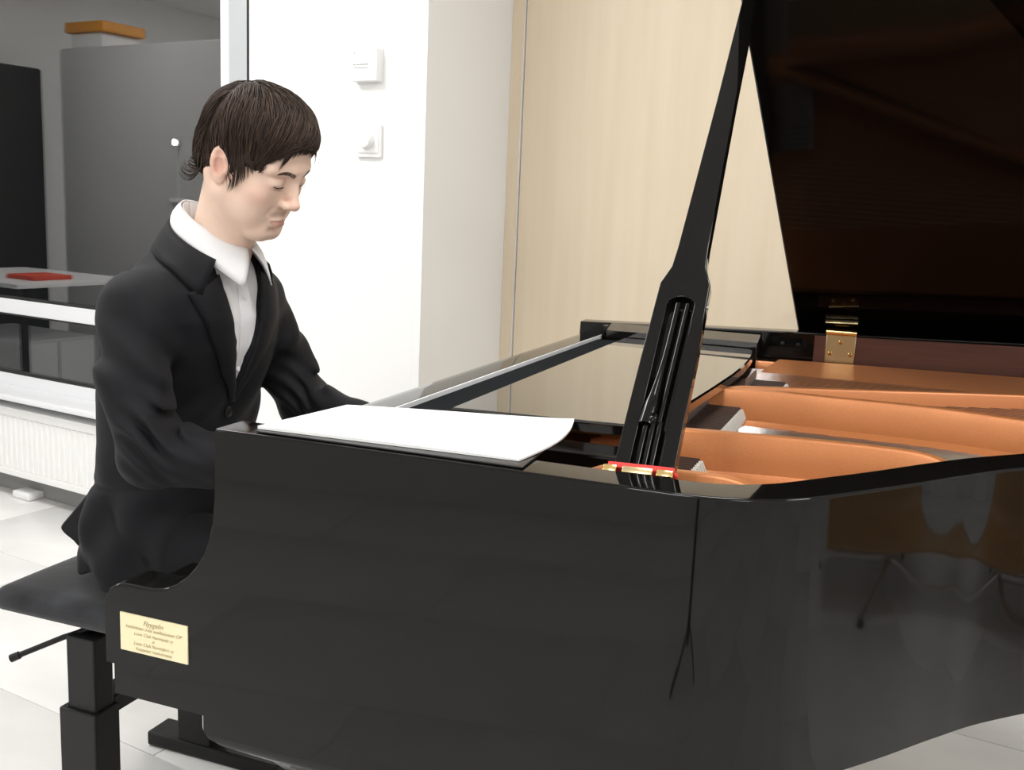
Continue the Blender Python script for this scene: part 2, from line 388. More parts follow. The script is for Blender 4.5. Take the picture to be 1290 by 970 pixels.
# open fallboard with rounded top, felt ledge behind it
fbp = [(.176, .938), (.1745, .949), (.178, .9565), (.188, .9605), (.205, .962), (.236, .962), (.24, .958), (.24, .93), (.222, .80), (.212, .752), (.196, .752), (.186, .80)]
MB().prism(fbp, 1, .0595, 1.433, .002).build('fallboard', M_FALL, gp, .5)
rbox('fallboard_glint_strip', (.2400, .06, .953), (.2430, 1.432, .9632), M_ALU, gp, .0008)  # white strip paints the light glinting along the rear edge
rbox('felt_ledge', (.2438, .06, .90), (.345, 1.36, .957), M_BFELT, gp, .003)
rbox('desk_rail', (.30, .059, .925), (.54, .118, .957), M_BLACK, gp, .003)
MB().prism([(1.390, .90), (1.436, .90), (1.436, .9905), (1.390, .9765)], 0, .255, .615, .0012).build('desk_rail', M_GLOSS, gp, .3)
hk = MB().box((.2445, 1.39, .955), (.2545, 1.432, .987), .002); hk.build('rail_stop', M_BLACK, gp)
# folded music desk with bowed rear edge
ed = [(.309, .376), (.575, .402)] + [(.600, .415), (.612, .45), (.616, .62), (.624, .80), (.630, .98), (.630, 1.10), (.626, 1.22), (.620, 1.30), (.612, 1.355), (.595, 1.378)] + [(.303, 1.380)]
def rounded(poly): return [tuple(p) for p in poly]
MB().prism(rounded(ed), 2, .9435, .9625, .003).build('music_desk', M_GLOSS, gp, .5)
rbox('desk_support', (.345, .30, .90), (.60, .37, .938), M_BLACK, gp, .004)
rbox('desk_lip', (.348, .36, .905), (.362, 1.34, .9432), M_BLACK, gp, .003)

# ---- iron plate
pl_front = [(.345, .06), (.60, .06), (.64, .22), (.66, .48), (.665, .60), (.62, .75), (.66, .92), (.70, 1.18), (.69, 1.434), (.345, 1.434)]
ip = MB().prism(pl_front, 2, .86, .885, .004).build('iron_plate', M_GOLD, gp, .5)
def rib(name, top, th, zbot, m=M_GOLD, parent=None, foot=0.):
    """cast rib: rounded top edge, slight draft, foot fillet"""
    P = np.array(top, float); n = len(P); T2 = np.gradient(P[:, :2], axis=0); T2 /= np.linalg.norm(T2, axis=1)[:, None]
    N2 = np.stack([-T2[:, 1], T2[:, 0]], 1); V = []
    h = th/2
    for i in range(n):
        z = P[i, 2]; zb = min(zbot, z-.004); sec = [(-(h+.004+foot), zb), (-(h+.004+foot), zb+.004), (-(h+.003+foot*.5), zb+.008), (-(h+.002), zb+.022 if z-zb > .04 else zb+(z-zb)*.5), (-h, z-.004), (-h+.0025, z-.0008), (0, z), (h-.0025, z-.0008), (h, z-.004), (h+.003, zb+.006), (h+.004, zb)]
        for o, zz in sec: V.append((P[i, 0]+N2[i, 0]*o, P[i, 1]+N2[i, 1]*o, min(zz, z)))
    m_ = len(sec); F = [(i*m_+j, (i+1)*m_+j, (i+1)*m_+(j+1) % m_, i*m_+(j+1) % m_) for i in range(n-1) for j in range(m_)]
    F += [tuple(range(m_)), tuple((n-1)*m_+j for j in range(m_-1, -1, -1))]
    return obj(name, V, F, m, parent or ip, .7)
rib('strut', catmull([(.555, .226, .93), (.60, .226, .948), (.68, .232, .95), (.74, .238, .949), (.775, .232, .942), (.80, .222, .925), (.815, .212, .90)], 4), .018, .86)
rib('strut', catmull([(.50, .476, .92), (.56, .478, .945), (.64, .48, .951), (.80, .505, .951), (.92, .512, .951), (.975, .508, .948), (1.005, .495, .936), (1.03, .478, .905)], 4), .020, .872, foot=.03)
rib('strut', catmull([(.60, .90, .945), (.70, .905, .95), (.80, .903, .95), (1.0, .901, .95), (1.15, .875, .948), (1.45, .86, .945), (1.66, .86, .935)], 4), .022, .87, foot=.026)
rib('strut', catmull([(.56, .905, .93), (.64, .92, .948), (.70, .943, .95), (.88, 1.028, .95), (1.15, 1.15, .95), (1.45, 1.28, .945), (1.58, 1.33, .935)], 4), .018, .885)
# webs: bass side sheet, wedge between the two long struts, treble and tail flanges
MB().prism([(.64, .945), (.9, 1.045), (1.2, 1.18), (1.6, 1.36), (1.52, 1.47), (1.30, 1.475), (.66, 1.434), (.62, 1.2)], 2, .895, .915, .003).xf(lambda v: np.array([v[0], v[1], v[2]+(v[1]-1.2)*.10])).build('bass_web', M_GOLD, ip, .5)
MB().prism([(.72, .918), (1.15, .89), (1.6, .88), (1.6, 1.30), (1.2, 1.165)], 2, .90, .918, .002).build('wedge_web', M_GOLD, ip, .5)
fl_ = [tuple(inner[i]) for i in range(len(inner)) if 1.12 < inner[i][0] and inner[i][1] < 1.4]
fin_ = [(x-.09, y+.06) for x, y in fl_]
MB().prism(fl_ + fin_[::-1], 2, .86, .875, .002).build('tail_flange', M_GOLD, ip, .5)
# bass-side raised lip below the hinge
rib('lip', [(x, yb(x)-.075, .930+.004*(x-.6)) for x in (.60, .7, .85, 1.0, 1.2, 1.4)], .014, .90)
# bridge, hitch pins
br = catmull([(.70, .30), (.80, .40), (.93, .46), (1.08, .52), (1.25, .64), (1.40, .80), (1.47, .98)], 6)
MB().tube([(x, y, .858) for x, y in br], .016, 8, flat=.8).build('bridge', M_SPRUCE, gp)
MB().box((.66, .245, .846), (.93, .42, .858), .002).build('treble_web', M_SPRUCE, ip)
# strings: three per note, steel
def strings():
    b = MB()
    def s(a, c, r): b.tube([a, c], r, 4, cap=False)
    for i in range(60):   # tenor between the tall treble strut and the central strut
        y = .535 + i*.0056; s((.56, y, .884), (1.50, y+.05+.03*i/60, .880), .0006)
    for i in range(36):   # treble
        y = .255 + i*.0055; s((.56, y, .884), (.80+.006*i, y+.01, .880), .0006)
    for i in range(22):   # high treble
        y = .075 + i*.006; s((.56, y, .884), (.70+.003*i, y+.01, .880), .0006)
    for i in range(30):   # copper-wound bass
        y = .965 + i*.0125; s((.60, y, .924), (1.42, y+.10, .924), .0007)
    return b
st = strings().build('strings', M_STEEL, gp, .8); st['kind'] = 'stuff'
pins = MB()
for i in range(26):
    x = .70 + i*.0125; y = .262 + .0075*i; pins.tube([(x, y, .855), (x, y, .878)], .0022, 6)
pn = pins.build('hitch_pins', M_STEEL, gp, .8); pn['kind'] = 'stuff'
# dampers: a dark head with a white felt each
dmp = MB().box((.555, .5616, .892), (.660, .5640, .9150), .0005).build('damper', M_BROWN, gp)
MB().prism([(.595, .886), (.668, .886), (.671, .896), (.664, .9115), (.60, .9125), (.585, .90)], 1, .5597, .5659, .0008).build('felt', M_WFELT, dmp)
MB().tube([(.60, .5627, .915), (.60, .5627, .935)], .0012, 6).build('wire', M_STEEL, dmp)
for i in range(1, 29):
    c = copy_tree(dmp, gp); c.location = dmp.location + Vector((0, i*.0125, 0)); 
for i in range(12):
    c = copy_tree(dmp, gp); c.location = dmp.location + Vector((.055, .40+i*.0125, .022))
for i in range(16):
    c = copy_tree(dmp, gp); c.location = dmp.location + Vector((.01, -.30+i*.0125, 0))
# mahogany lining of the inner bass side, hinge and knobs
MB().prism([(.735, .918), (1.46, .918), (1.46, 1.012), (.735, .997)], 1, 1.45, 1.4525, 0).xf(lambda v: np.array([v[0], yb(v[0])-.058-.0030+(v[1]-1.45), v[2]])).build('inner_rim_veneer', M_MAHOG, gp, None)
for x in (.665, .70):
    MB().lathe([(.005, 0), (.005, .006), (.002, .008), (0, .008)], (x, yb(x)-.058, .972), (0, -1, 0), 12).build('screw', M_BMETAL, gp)
def hinge(x):
    ys = yb(x)-.0585; zt = zb_(x)
    hb = rbox('lid_hinge', (x-.033, ys-.005, zt-.068), (x+.033, ys, zt+.001), M_BRASSD, gp, .002)
    MB().tube([(x-.033, ys-.006, zt+.004), (x+.033, ys-.006, zt+.004)], .007, 12).build('barrel', M_BRASS, hb)
    for dx, dz in ((0, -.018), (-.022, -.045), (.022, -.045)):
        MB().lathe([(.0055, 0), (.005, .002), (.003, .0035), (0, .0036)], (x+dx, ys-.005, zt+dz), (0, -1, 0), 12).build('screw', M_BRASS, hb)
    return hb, ys, zt
hg, hys, hzt = hinge(.793)
hinge(1.32)

# ---- lid
TH = math.radians(36); X0 = .69
LD = np.array([-.055, -math.cos(TH), math.sin(TH)]); LN = np.array([0, -math.sin(TH), -math.cos(TH)])   # LN: towards the strings
def lidp(x, l, t=0.):      # t: distance from the underside, away from the strings
    return np.array([x, yb(x)-.004, zb_(x)+.0015]) + l*LD - t*LN
tl_ = [(x, yb(x)-y+.012) for x, y in curve if y < yb(x)-.05 and x > X0+.005]
lout = [(X0, -.010), (X0, 1.515)] + [(x, max(l, .05)) for x, l in tl_] + [(1.66, .30), (1.60, -.010)]
def lid_panel(name, poly, t0, t1, parent, c=.003):
    b = MB().prism(poly, 2, t0, t1, c); b.xf(lambda v: lidp(v[0], v[1], v[2])); return b.build(name, M_LID, parent, .5)
lid = lid_panel('lid', lout, 0, .021, gp)
lid_panel('front_flap', [(X0+.004, .02), (X0+.004, 1.51), (X0+.50, 1.30), (X0+.50, .02)], .024, .044, lid)
# upper leaf of the hinge on the lid
MB().box((-.034, .004, -.004), (.034, .05, .0), .0015).xf(lambda v: lidp(.793+v[0], v[1], v[2]-.0005)).build('hinge_leaf', M_BRASS, hg)
MB().box((-.036, .048, -.011), (.036, .054, -.001), .0015).xf(lambda v: lidp(.793+v[0], v[1], v[2])).build('hinge_cap', M_BRASSD, hg)
MB().box((-.016, .022, -.007), (.016, .034, -.003), .002).xf(lambda v: lidp(.793+v[0], v[1], v[2])).build('hinge_catch', M_BRASS, hg)

# ---- prop stick
PB = np.array([.6745, .088, .980]); PTp = lidp(.706, 1.005)
PA = PTp-PB; PL = np.linalg.norm(PA); PA /= PL
PW = np.array([1., 0, 0]); PW -= PW@PA*PA; PW /= np.linalg.norm(PW); PT = np.cross(PW, PA)    # PT: towards the camera side
if PT[1] > 0: PT = -PT
def prp(w_, a, t): return PB + w_*PW + a*PA + t*PT
prop = empty('lid_prop', (0, 0, 0)); prop.parent = gp; prop.location = Vector(PB) - gp.location
def prism_prop(poly, t0, t1, c=.0025): return MB().prism(poly, 2, t0, t1, c)
hw = .0335
outL = [(-hw, .0), (-hw+.0005, .15), (-hw+.0025, .268), (-hw+.007, .281), (-.0215, .296), (-.0195, .33), (-.017, .45), (-.0135, .62), (-.0105, PL-.01)]
outR = [(-x, a) for x, a in outL]
sl_w = .0165
body_poly = outL[::-1] + outR               # closed later with slot: build rails + head
railL = [(-hw, 0), (-sl_w, 0), (-sl_w, .05), (-sl_w, .245), (-hw+.0025, .262), (-hw+.0005, .15)]
railR = [(-x, a) for x, a in railL][::-1]
head = [(-sl_w, .245), (sl_w, .245)] + [(-x, a) for x, a in [(-hw+.0025, .262)]+outL[2:]] + [p for p in ([(-hw+.0025, .262)]+outL[2:])[::-1]]
tk = .016
pm = MB()
# one outline: up the left side, over the neck, down the right side, round the slot
arc = [(sl_w*math.cos(q)*1.0, .235+.012*math.sin(q)) for q in np.linspace(0, math.pi, 9)]
out = outL + [(-x, a) for x, a in outL[::-1]] + [(sl_w, 0)] + arc + [(-sl_w, 0)]
pm.prism(out, 2, -tk/2, tk/2, 0)
pm.box((-sl_w-.001, 0, -tk/2+.0005), (sl_w+.001, .247, -tk/2+.0035))
pm.xf(lambda v: prp(v[0], v[1], v[2])); po = pm.build('paddle', M_BLACK, prop, .5); md = po.modifiers.new('round', 'BEVEL'); md.width = .0042; md.segments = 5; md.limit_method = 'ANGLE'; md.angle_limit = .7; md.harden_normals = False
# nested short prop: slender stem that spreads into a small fork
a_ = np.linspace(.0, 1, 14); ax_ = .238 - .18*a_
wd_ = .0035 + .0055*np.clip((a_-.45)/.4, 0, 1)**1.5
b = MB().tube([prp(-.004-.006*t**2, x, .003) for t, x in zip(a_, ax_)], wd_, 12, up=tuple(PT)); b.build('short_prop', M_BLACK, prop, .9)
b = MB().tube([prp(.008-.003*t, x, .003) for t, x in zip(a_, ax_)], .0032, 10, up=tuple(PT)); b.build('short_prop_rail', M_BLACK, prop, .9)
b = MB()
for dx in (-.009, -.001, .007): b.tube([prp(dx, .062, .004), prp(dx, .03, .005), prp(dx, .002, .004)], [.0035, .0036, .003], 10)
b.lathe([(.0, -.004), (.008, -.003), (.0085, .002), (.006, .006), (0, .007)], prp(-.005, .066, .004), tuple(PT), 16); b.build('short_prop_catch', M_BLACK, prop, .9)
b = MB().tube([prp(-.02, -.001, -.002), prp(-.010, .001, .0045), prp(.004, -.002, .005), prp(.030, -.002, .005), prp(.0345, -.001, -.002)], .0035, 8); 
b.add(*(lambda q: (q.V, q.F))(MB().box((-.040, -.004, -.004), (.034, .003, .010), .0012).xf(lambda v: prp(v[0], v[1], v[2])))); b.build('felt_pad', M_REDFELT, prop, .6)
for a0, a1, m_ in ((-.043, -.028, M_BRASS), (-.022, .012, M_BRASSD), (.016, .034, M_BRASS)):
    MB().box((a0, -.012, .0085), (a1, -.0035, .0145), .0015).xf(lambda v: prp(v[0], v[1], v[2])).build('hinge_knuckle', m_, prop)
MB().box((-.030, -.024, -.004), (.036, -.010, .0115), .004).xf(lambda v: prp(v[0], v[1], v[2])).build('hinge_block', M_BLACK, prop)

# ---- engraved donor plaque
pq = rbox('plaque', (.0255, -.0018, .6775), (.131, .0005, .7285), M_PLATE, gp, .0006)
def text_mesh(name, s, size, parent, place, m, shear=.35, extrude=0.):
    cu = bpy.data.curves.new(name, 'FONT'); cu.body = s; cu.size = size; cu.align_x = 'CENTER'; cu.shear = shear; cu.extrude = extrude; cu.resolution_u = 3
    o = bpy.data.objects.new(name, cu); COL.objects.link(o)
    dg = bpy.context.evaluated_depsgraph_get(); me = bpy.data.meshes.new_from_object(o.evaluated_get(dg))
    V = [place(v.co) for v in me.vertices]; F = [tuple(p.vertices) for p in me.polygons]
    bpy.data.objects.remove(o); return V, F
eng = MB()
for s, size, z in (('Flyygelin', .0092, .7165), ('hankintaan ovat osallistuneet OP', .0066, .7095), ('Lions Club Nurmijoki ry', .0062, .7015), ('ja', .006, .6955), ('Lions Club Nurmijärvi ry', .0062, .6885), ('Kauppiaat maakunnasta', .006, .6815)):
    eng.add(*text_mesh('engraving', s, size, pq, lambda c, z=z: (.078+c.x, -.0021, z+c.y), M_ENGR))
eng.build('engraving', M_ENGR, pq, None)
# ---- underside: braces, legs, lyre
for (xa, ya), (xb_, yb2) in (((.55, .75), (1.045, .345)), ((.55, .75), (1.45, .75)), ((.55, .80), (1.2, 1.42))):
    a = np.array([xa, ya]); bq = np.array([xb_, yb2]); d = (bq-a)/np.linalg.norm(bq-a); nn_ = np.array([-d[1], d[0]])*.035
    MB().prism([tuple(a-nn_), tuple(bq-nn_), tuple(bq+nn_), tuple(a+nn_)], 2, .655 if xb_ > 1.1 else .647, .835, .004).build('brace', mat('raw_beam', (.40, .32, .21), .5), gp)
def leg(x, y, wx=1.):
    b = MB(); secs = [(.611, .178, .085), (.566, .178, .085), (.556, .172, .084), (.548, .155, .080), (.541, .120, .072), (.534, .085, .064), (.522, .066, .058), (.48, .056, .052), (.30, .046, .045), (.10, .038, .038), (.085, .038, .038)]
    V = []
    for z, h, g in secs:
        c = .007
        V += [(x-h+c, y-g, z), (x+h-c, y-g, z), (x+h, y-g+c, z), (x+h, y+g-c, z), (x+h-c, y+g, z), (x-h+c, y+g, z), (x-h, y+g-c, z), (x-h, y-g+c, z)]
    n = len(secs); F = [(i*8+j, (i+1)*8+j, (i+1)*8+(j+1) % 8, i*8+(j+1) % 8) for i in range(n-1) for j in range(8)] + [tuple(range(8)), tuple((n-1)*8+j for j in range(7, -1, -1))]
    F = [f[::-1] for f in F]
    b.add(V, F); lg = b.build('leg', M_BLACK, gp, .5)
    MB().tube([(x, y, .088), (x, y, .05)], [.018, .016], 12).build('caster_fork', M_BRASS, lg)
    MB().lathe([(.012, -.011), (.03, -.011), (.032, -.006), (.032, .006), (.03, .011), (.012, .011)], (x, y, .032), (0, 1, 0), 20).build('caster_wheel', M_BRASS, lg)
leg(.292, .125); leg(.292, 1.37); leg(1.45, 1.12)
ly = empty('pedal_lyre', (0, 0, 0)); ly.parent = gp; ly.location = Vector((.42, .745, 0)) - gp.location
for y in (.67, .82): MB().tube([(.42, y, .61), (.41, y, .35), (.40, y, .12)], [.017, .015, .017], 12).build('lyre_post', M_BLACK, ly)
rbox('pedal_box', (.345, .62, .075), (.46, .87, .135), M_BLACK, ly, .008)
for y in (.685, .745, .805): MB().tube([(.37, y, .09), (.28, y, .088), (.22, y, .07)], [.009, .012, .018], 12, flat=.4).build('pedal', M_BRASS, ly)

# ================================================================== SHEETS ON THE RIM
shp = [(.222, .017), (.247, .178), (.40, .215), (.536, .258), (.553, .135), (.549, .033)]
fol = MB().prism([(.225, .008), (.252, .16), (.40, .175), (.548, .185), (.561, .010)], 2, ZT+.0004, ZT+.0024, .0006)
tag(fol.build('music_folder', M_FOLDER, None, .5, (.4, .09, ZT)), 'thin black folder lying flat on the piano rim under white sheets', 'folder')
def sheet_stack():
    nu, nv, nl = 26, 12, 2
    A, B, C_, D = map(np.array, ((.2225, .016), (.2475, .180), (.537, .262), (.549, .030)))
    def surf(u, v, t):
        p = (A*(1-u)+D*u)*(1-v) + (B*(1-u)+C_*u)*v
        p = p + np.array([.016, .0])*math.sin(math.pi*v)*u**3          # rounded right-hand side
        z = ZT + .0028 + .0012*math.sin(3*u+1)*v + .003*(u**6)*v + .0015*math.sin(7*u)*math.sin(math.pi*v) - .004*(1-u)*v*0
        return (p[0], p[1], z + t)
    V = []; F = []
    for t in (0, .0036):
        for i in range(nu+1):
            for j in range(nv+1):
                u, v = i/nu, j/nv
                V.append(surf(u, v, t if t == 0 else t*(1-.35*(u**4))))
    m_ = nv+1; N = (nu+1)*m_
    for i in range(nu):
        for j in range(nv):
            q = (i*m_+j, (i+1)*m_+j, (i+1)*m_+j+1, i*m_+j+1); F.append(q[::-1]); F.append(tuple(k+N for k in q))
    bd = [(i, 0) for i in range(nu)] + [(nu, j) for j in range(nv)] + [(i, nv) for i in range(nu, 0, -1)] + [(0, j) for j in range(nv, 0, -1)]
    idx = [i*m_+j for i, j in bd]
    for k_ in range(len(idx)): a, b_ = idx[k_], idx[(k_+1) % len(idx)]; F.append((a, b_, b_+N, a+N))
    return V, F
V, F = sheet_stack()
tag(obj('sheet_music', V, F, M_PAPER, None, .7, (.4, .12, ZT+.0025)), 'stack of blank white music sheets lying flat on the edge of the piano', 'sheet music')

# ================================================================== BENCH
bn = empty('piano_bench', (-.5, .66, 0), 'black adjustable piano bench with charcoal velvet seat behind the keyboard', 'bench')
def cushion(lo, hi, n=26, r=.022, crown=.010):
    """box with round edges, softly domed top"""
    lo = np.array(lo); hi = np.array(hi); c = (lo+hi)/2; h = (hi-lo)/2
    bm = bmesh.new(); bmesh.ops.create_cube(bm, size=2)
    bmesh.ops.subdivide_edges(bm, edges=bm.edges[:], cuts=n, use_grid_fill=True)
    for v in bm.verts:
        u = np.array(v.co[:]); p = u*h
        q = np.clip(p, -(h-r), h-r); d = p-q; L = np.linalg.norm(d)
        if L > 1e-9: p = q + d/L*r
        if p[2] > 0: p[2] += crown*(1-(p[0]/h[0])**4)*(1-(p[1]/h[1])**4)
        v.co = Vector(c+p)
    bm.verts.index_update(); V = [v.co[:] for v in bm.verts]; F = [tuple(v.index for v in f.verts) for f in bm.faces]; bm.free(); return V, F
V, F = cushion((-.685, .425, .437), (-.335, .93, .486)); obj('seat', V, F, M_VELVET, bn, 3.14)
rbox('seat_frame', (-.60, .47, .420), (-.40, .88, .4385), M_BMETAL, bn, .003)
for y in (.435, .775):
    rbox('column', (-.507, y, .255), (-.439, y+.05, .42), M_BMETAL, bn, .004)
    rbox('sleeve', (-.522, y-.008, .02), (-.433, y+.058, .273), M_BMETAL, bn, .004)
    rbox('foot', (-.605, y-.012, .002), (-.255, y+.062, .036), M_BMETAL, bn, .005)
rbox('stretcher', (-.500, .49, .245), (-.445, .78, .283), M_BMETAL, bn, .004)
hd = MB().tube([(-.47, .47, .428), (-.52, .444, .409), (-.592, .402, .374)], .0055, 10).build('lever', M_BMETAL, bn)
MB().tube([(-.590, .403, .375), (-.604, .395, .368)], [.0075, .0078], 10).build('lever_tip', M_BMETAL, hd)

# ================================================================== PIANIST (signed-distance modelling)
class SDF:
    def __init__(s, xs, ys, zs):
        s.x, s.y, s.z = [np.asarray(a, np.float32) for a in (xs, ys, zs)]
        s.D = np.full((len(s.x), len(s.y), len(s.z)), .5, np.float32)
    def sub(s, lo, hi):
        sl = []
        for a, l, h in zip((s.x, s.y, s.z), lo, hi):
            i = max(int(np.searchsorted(a, l))-1, 0); j = min(int(np.searchsorted(a, h))+1, len(a)); sl.append(slice(i, max(j, i+1)))
        return tuple(sl), s.x[sl[0]][:, None, None], s.y[sl[1]][None, :, None], s.z[sl[2]][None, None, :]
    def op(s, f, lo, hi, k=.01, mode='u'):
        m = k+.02; sl, X, Y, Z = s.sub(np.array(lo)-m, np.array(hi)+m); a = s.D[sl]; b = f(X, Y, Z).astype(np.float32)
        if mode == 'u':
            h = np.clip(.5+.5*(b-a)/k, 0, 1); s.D[sl] = a*h*1. + b*(1-h)*0 + 0 if False else b + (a-b)*(1-h) - k*h*(1-h) if False else (b*(1-(1-np.clip(.5+.5*(a-b)/k, 0, 1))) + a*(1-np.clip(.5+.5*(a-b)/k, 0, 1)) - k*np.clip(.5+.5*(a-b)/k, 0, 1)*(1-np.clip(.5+.5*(a-b)/k, 0, 1)))
        else:
            b = -b; h = np.clip(.5-.5*(a-b)/k, 0, 1); s.D[sl] = a*(1-h) + b*h + k*h*(1-h)
    def mesh(s):
        D = s.D; S = D < 0
        c = [S[i:S.shape[0]-1+i, j:S.shape[1]-1+j, k:S.shape[2]-1+k] for i in (0, 1) for j in (0, 1) for k in (0, 1)]
        n = sum(a.astype(np.int8) for a in c); act = (n > 0) & (n < 8)
        I = np.argwhere(act); idx = -np.ones(act.shape, np.int32); idx[tuple(I.T)] = np.arange(len(I))
        acc = np.zeros((len(I), 3)); cnt = np.zeros(len(I)); ax = (s.x, s.y, s.z)
        for a in range(3):
            o = [b for b in range(3) if b != a]
            for u in (0, 1):
                for v in (0, 1):
                    p = I.copy(); p[:, o[0]] += u; p[:, o[1]] += v; q = p.copy(); q[:, a] += 1
                    d0 = D[tuple(p.T)]; d1 = D[tuple(q.T)]; m = (d0 < 0) != (d1 < 0); t = np.where(m, d0/np.where(m, d0-d1, 1), 0)
                    for b in range(3):
                        c0 = ax[b][p[:, b]]; c1 = ax[b][q[:, b]]; acc[:, b] += np.where(m, c0+(c1-c0)*t, 0)
                    cnt += m
        V = acc/np.maximum(cnt, 1)[:, None]; F = []
        for a in range(3):
            b, c_ = [(1, 2), (2, 0), (0, 1)][a]
            lo = [slice(None)]*3; hi = [slice(None)]*3; lo[a] = slice(0, -1); hi[a] = slice(1, None)
            E = S[tuple(lo)] != S[tuple(hi)]; P = np.argwhere(E)
            P = P[(P[:, b] > 0) & (P[:, c_] > 0) & (P[:, b] < S.shape[b]-1) & (P[:, c_] < S.shape[c_]-1)]
            ins = S[tuple(P.T)]
            def g(db, dc):
                q = P.copy(); q[:, b] -= db; q[:, c_] -= dc; return idx[tuple(q.T)]
            Q = np.stack([g(1, 1), g(0, 1), g(0, 0), g(1, 0)], 1); Q[~ins] = Q[~ins][:, ::-1]; F.append(Q)
        return V, np.concatenate(F)
def seg(a, b, ra, rb):
    a = np.array(a, float); b = np.array(b, float); d = b-a; L = d@d
    def f(X, Y, Z):
        t = np.clip(((X-a[0])*d[0]+(Y-a[1])*d[1]+(Z-a[2])*d[2])/L, 0, 1)
        return np.sqrt((X-a[0]-t*d[0])**2+(Y-a[1]-t*d[1])**2+(Z-a[2]-t*d[2])**2) - (ra+(rb-ra)*t)
    r = max(ra, rb); return f, np.minimum(a, b)-r, np.maximum(a, b)+r
def ell(c, r, R=None):
    c = np.array(c, float); r = np.array(r, float); R = np.eye(3) if R is None else np.array(R)   # columns: local axes
    def f(X, Y, Z):
        dx, dy, dz = X-c[0], Y-c[1], Z-c[2]
        l = [dx*R[0, i]+dy*R[1, i]+dz*R[2, i] for i in range(3)]
        k0 = np.sqrt(sum((l[i]/r[i])**2 for i in range(3)))+1e-9; k1 = np.sqrt(sum((l[i]/r[i]**2)**2 for i in range(3)))+1e-9
        return k0*(k0-1)/k1
    m = r.max(); return f, c-m, c+m
def axis(parts):   # rectilinear axis from (start, stop, step) runs
    o = []
    for a, b, st_ in parts: o += list(np.arange(a, b-1e-6, st_))
    return np.array(o+[parts[-1][1]])

# ---- head frame: origin between the ears; x forward, y to his left, z up
HP = np.array([-.211, .617, 1.316]); HY, HPt, HR = math.radians(-1), math.radians(27), math.radians(7)
def rotm(y, p, r):
    cy, sy, cp, sp, cr, sr = math.cos(y), math.sin(y), math.cos(p), math.sin(p), math.cos(r), math.sin(r)
    return np.array([[cy, -sy, 0], [sy, cy, 0], [0, 0, 1]]) @ np.array([[cp, 0, sp], [0, 1, 0], [-sp, 0, cp]]) @ np.array([[1, 0, 0], [0, cr, -sr], [0, sr, cr]])
HM = rotm(HY, HPt, HR)
def h2w(p): return HP + HM @ np.array(p, float)
def hseg(a, b, ra, rb): return seg(h2w(a), h2w(b), ra, rb)
def hell(c, r, yaw=0, pitch=0, roll=0): return ell(h2w(c), r, HM @ rotm(math.radians(yaw), math.radians(pitch), math.radians(roll)))

NB = np.array([-.318, .634, 1.14])          # neck base
SH = {-1: np.array([-.350, .470, 1.055]), 1: np.array([-.350, .808, 1.055])}
EL = {-1: np.array([-.262, .398, .812]), 1: np.array([-.262, .880, .822])}
WR = {-1: np.array([-.005, .485, .800]), 1: np.array([-.005, .800, .800])}
HIP = {-1: np.array([-.44, .575, .592]), 1: np.array([-.44, .745, .592])}
KN = {-1: np.array([.00, .545, .535]), 1: np.array([.00, .775, .535])}
AK = {-1: np.array([.06, .56, .09]), 1: np.array([.02, .78, .09])}

gx = axis([(-.62, -.345, .012), (-.345, -.07, .0022), (-.07, .19, .004), (.19, .30, .012)])
gy = axis([(.33, .44, .008), (.44, .52, .0045), (.52, .70, .0022), (.70, .86, .0045), (.86, .96, .009)])
gz = axis([(0, .70, .014), (.70, .84, .004), (.84, 1.14, .010), (1.14, 1.185, .004), (1.185, 1.47, .0022)])
B = SDF(gx, gy, gz)
U = lambda p, k=.01: B.op(*p, k=k)
CUT = lambda p, k=.006: B.op(*p, k=k, mode='s')
# torso, limbs (inside the clothes)
U(seg((-.45, .66, .60), (-.40, .65, .85), .115, .105), .03); U(ell((-.365, .645, 1.0), (.090, .135, .11)), .04)
U(seg((-.345, .52, 1.055), (-.345, .76, 1.055), .036, .036), .03)
for s in (-1, 1):
    U(seg(SH[s], EL[s], .040, .030), .015); U(seg(EL[s], WR[s], .030, .024), .015)
    U(seg(HIP[s], KN[s], .075, .05), .03); U(seg(KN[s], AK[s], .046, .034), .02); U(seg(AK[s]+[0, 0, -.035], AK[s]+[.12, s*.018, -.060], .022, .018), .015)
# hands on the keys
FING = {}
for s in (-1, 1):
    wr = WR[s]; d = np.array([.97, -s*(-.10), -.08]); d /= np.linalg.norm(d); lat = np.array([0, 1, 0.])
    U(seg(wr, wr+d*.03, .026, .026), .015)
    kn = wr + d*.085 + np.array([0, 0, .004])
    for i, (o, ln, lift) in enumerate(((-.033, .60, 0), (-.011, .93, .002), (.011, 1.0, .003), (.032, .92, 0))):
        # o runs from little finger to index: the index lies on the thumb side
        k0 = kn + lat*o*(-s)*-1*(-1 if s == 1 else 1)*1.0
        U(seg(wr+lat*(k0-kn)[1]*.5+d*.02, k0, .016, .0125), .012)
        p1 = k0 + d*.040*ln + np.array([0, 0, .006]); p2 = p1 + d*.026*ln + np.array([0, 0, -.016*ln]); p3 = p2 + d*.012*ln + np.array([0, 0, -.022]); p3[2] = max(p3[2], .7465)
        U(seg(k0, p1, .0105, .0092), .006); U(seg(p1, p2, .0092, .0085), .005); U(seg(p2, p3, .0085, .0072), .005)
    ts = (1 if s == -1 else -1)      # thumbs point to each other
    t0 = wr + d*.03 + lat*ts*.022; t1 = t0 + d*.035 + lat*ts*.022 + np.array([0, 0, -.012]); t2 = t1 + d*.03 + lat*ts*.008 + np.array([0, 0, -.014]); t2[2] = max(t2[2], .748)
    U(seg(t0, t1, .015, .011), .012); U(seg(t1, t2, .011, .0085), .006)
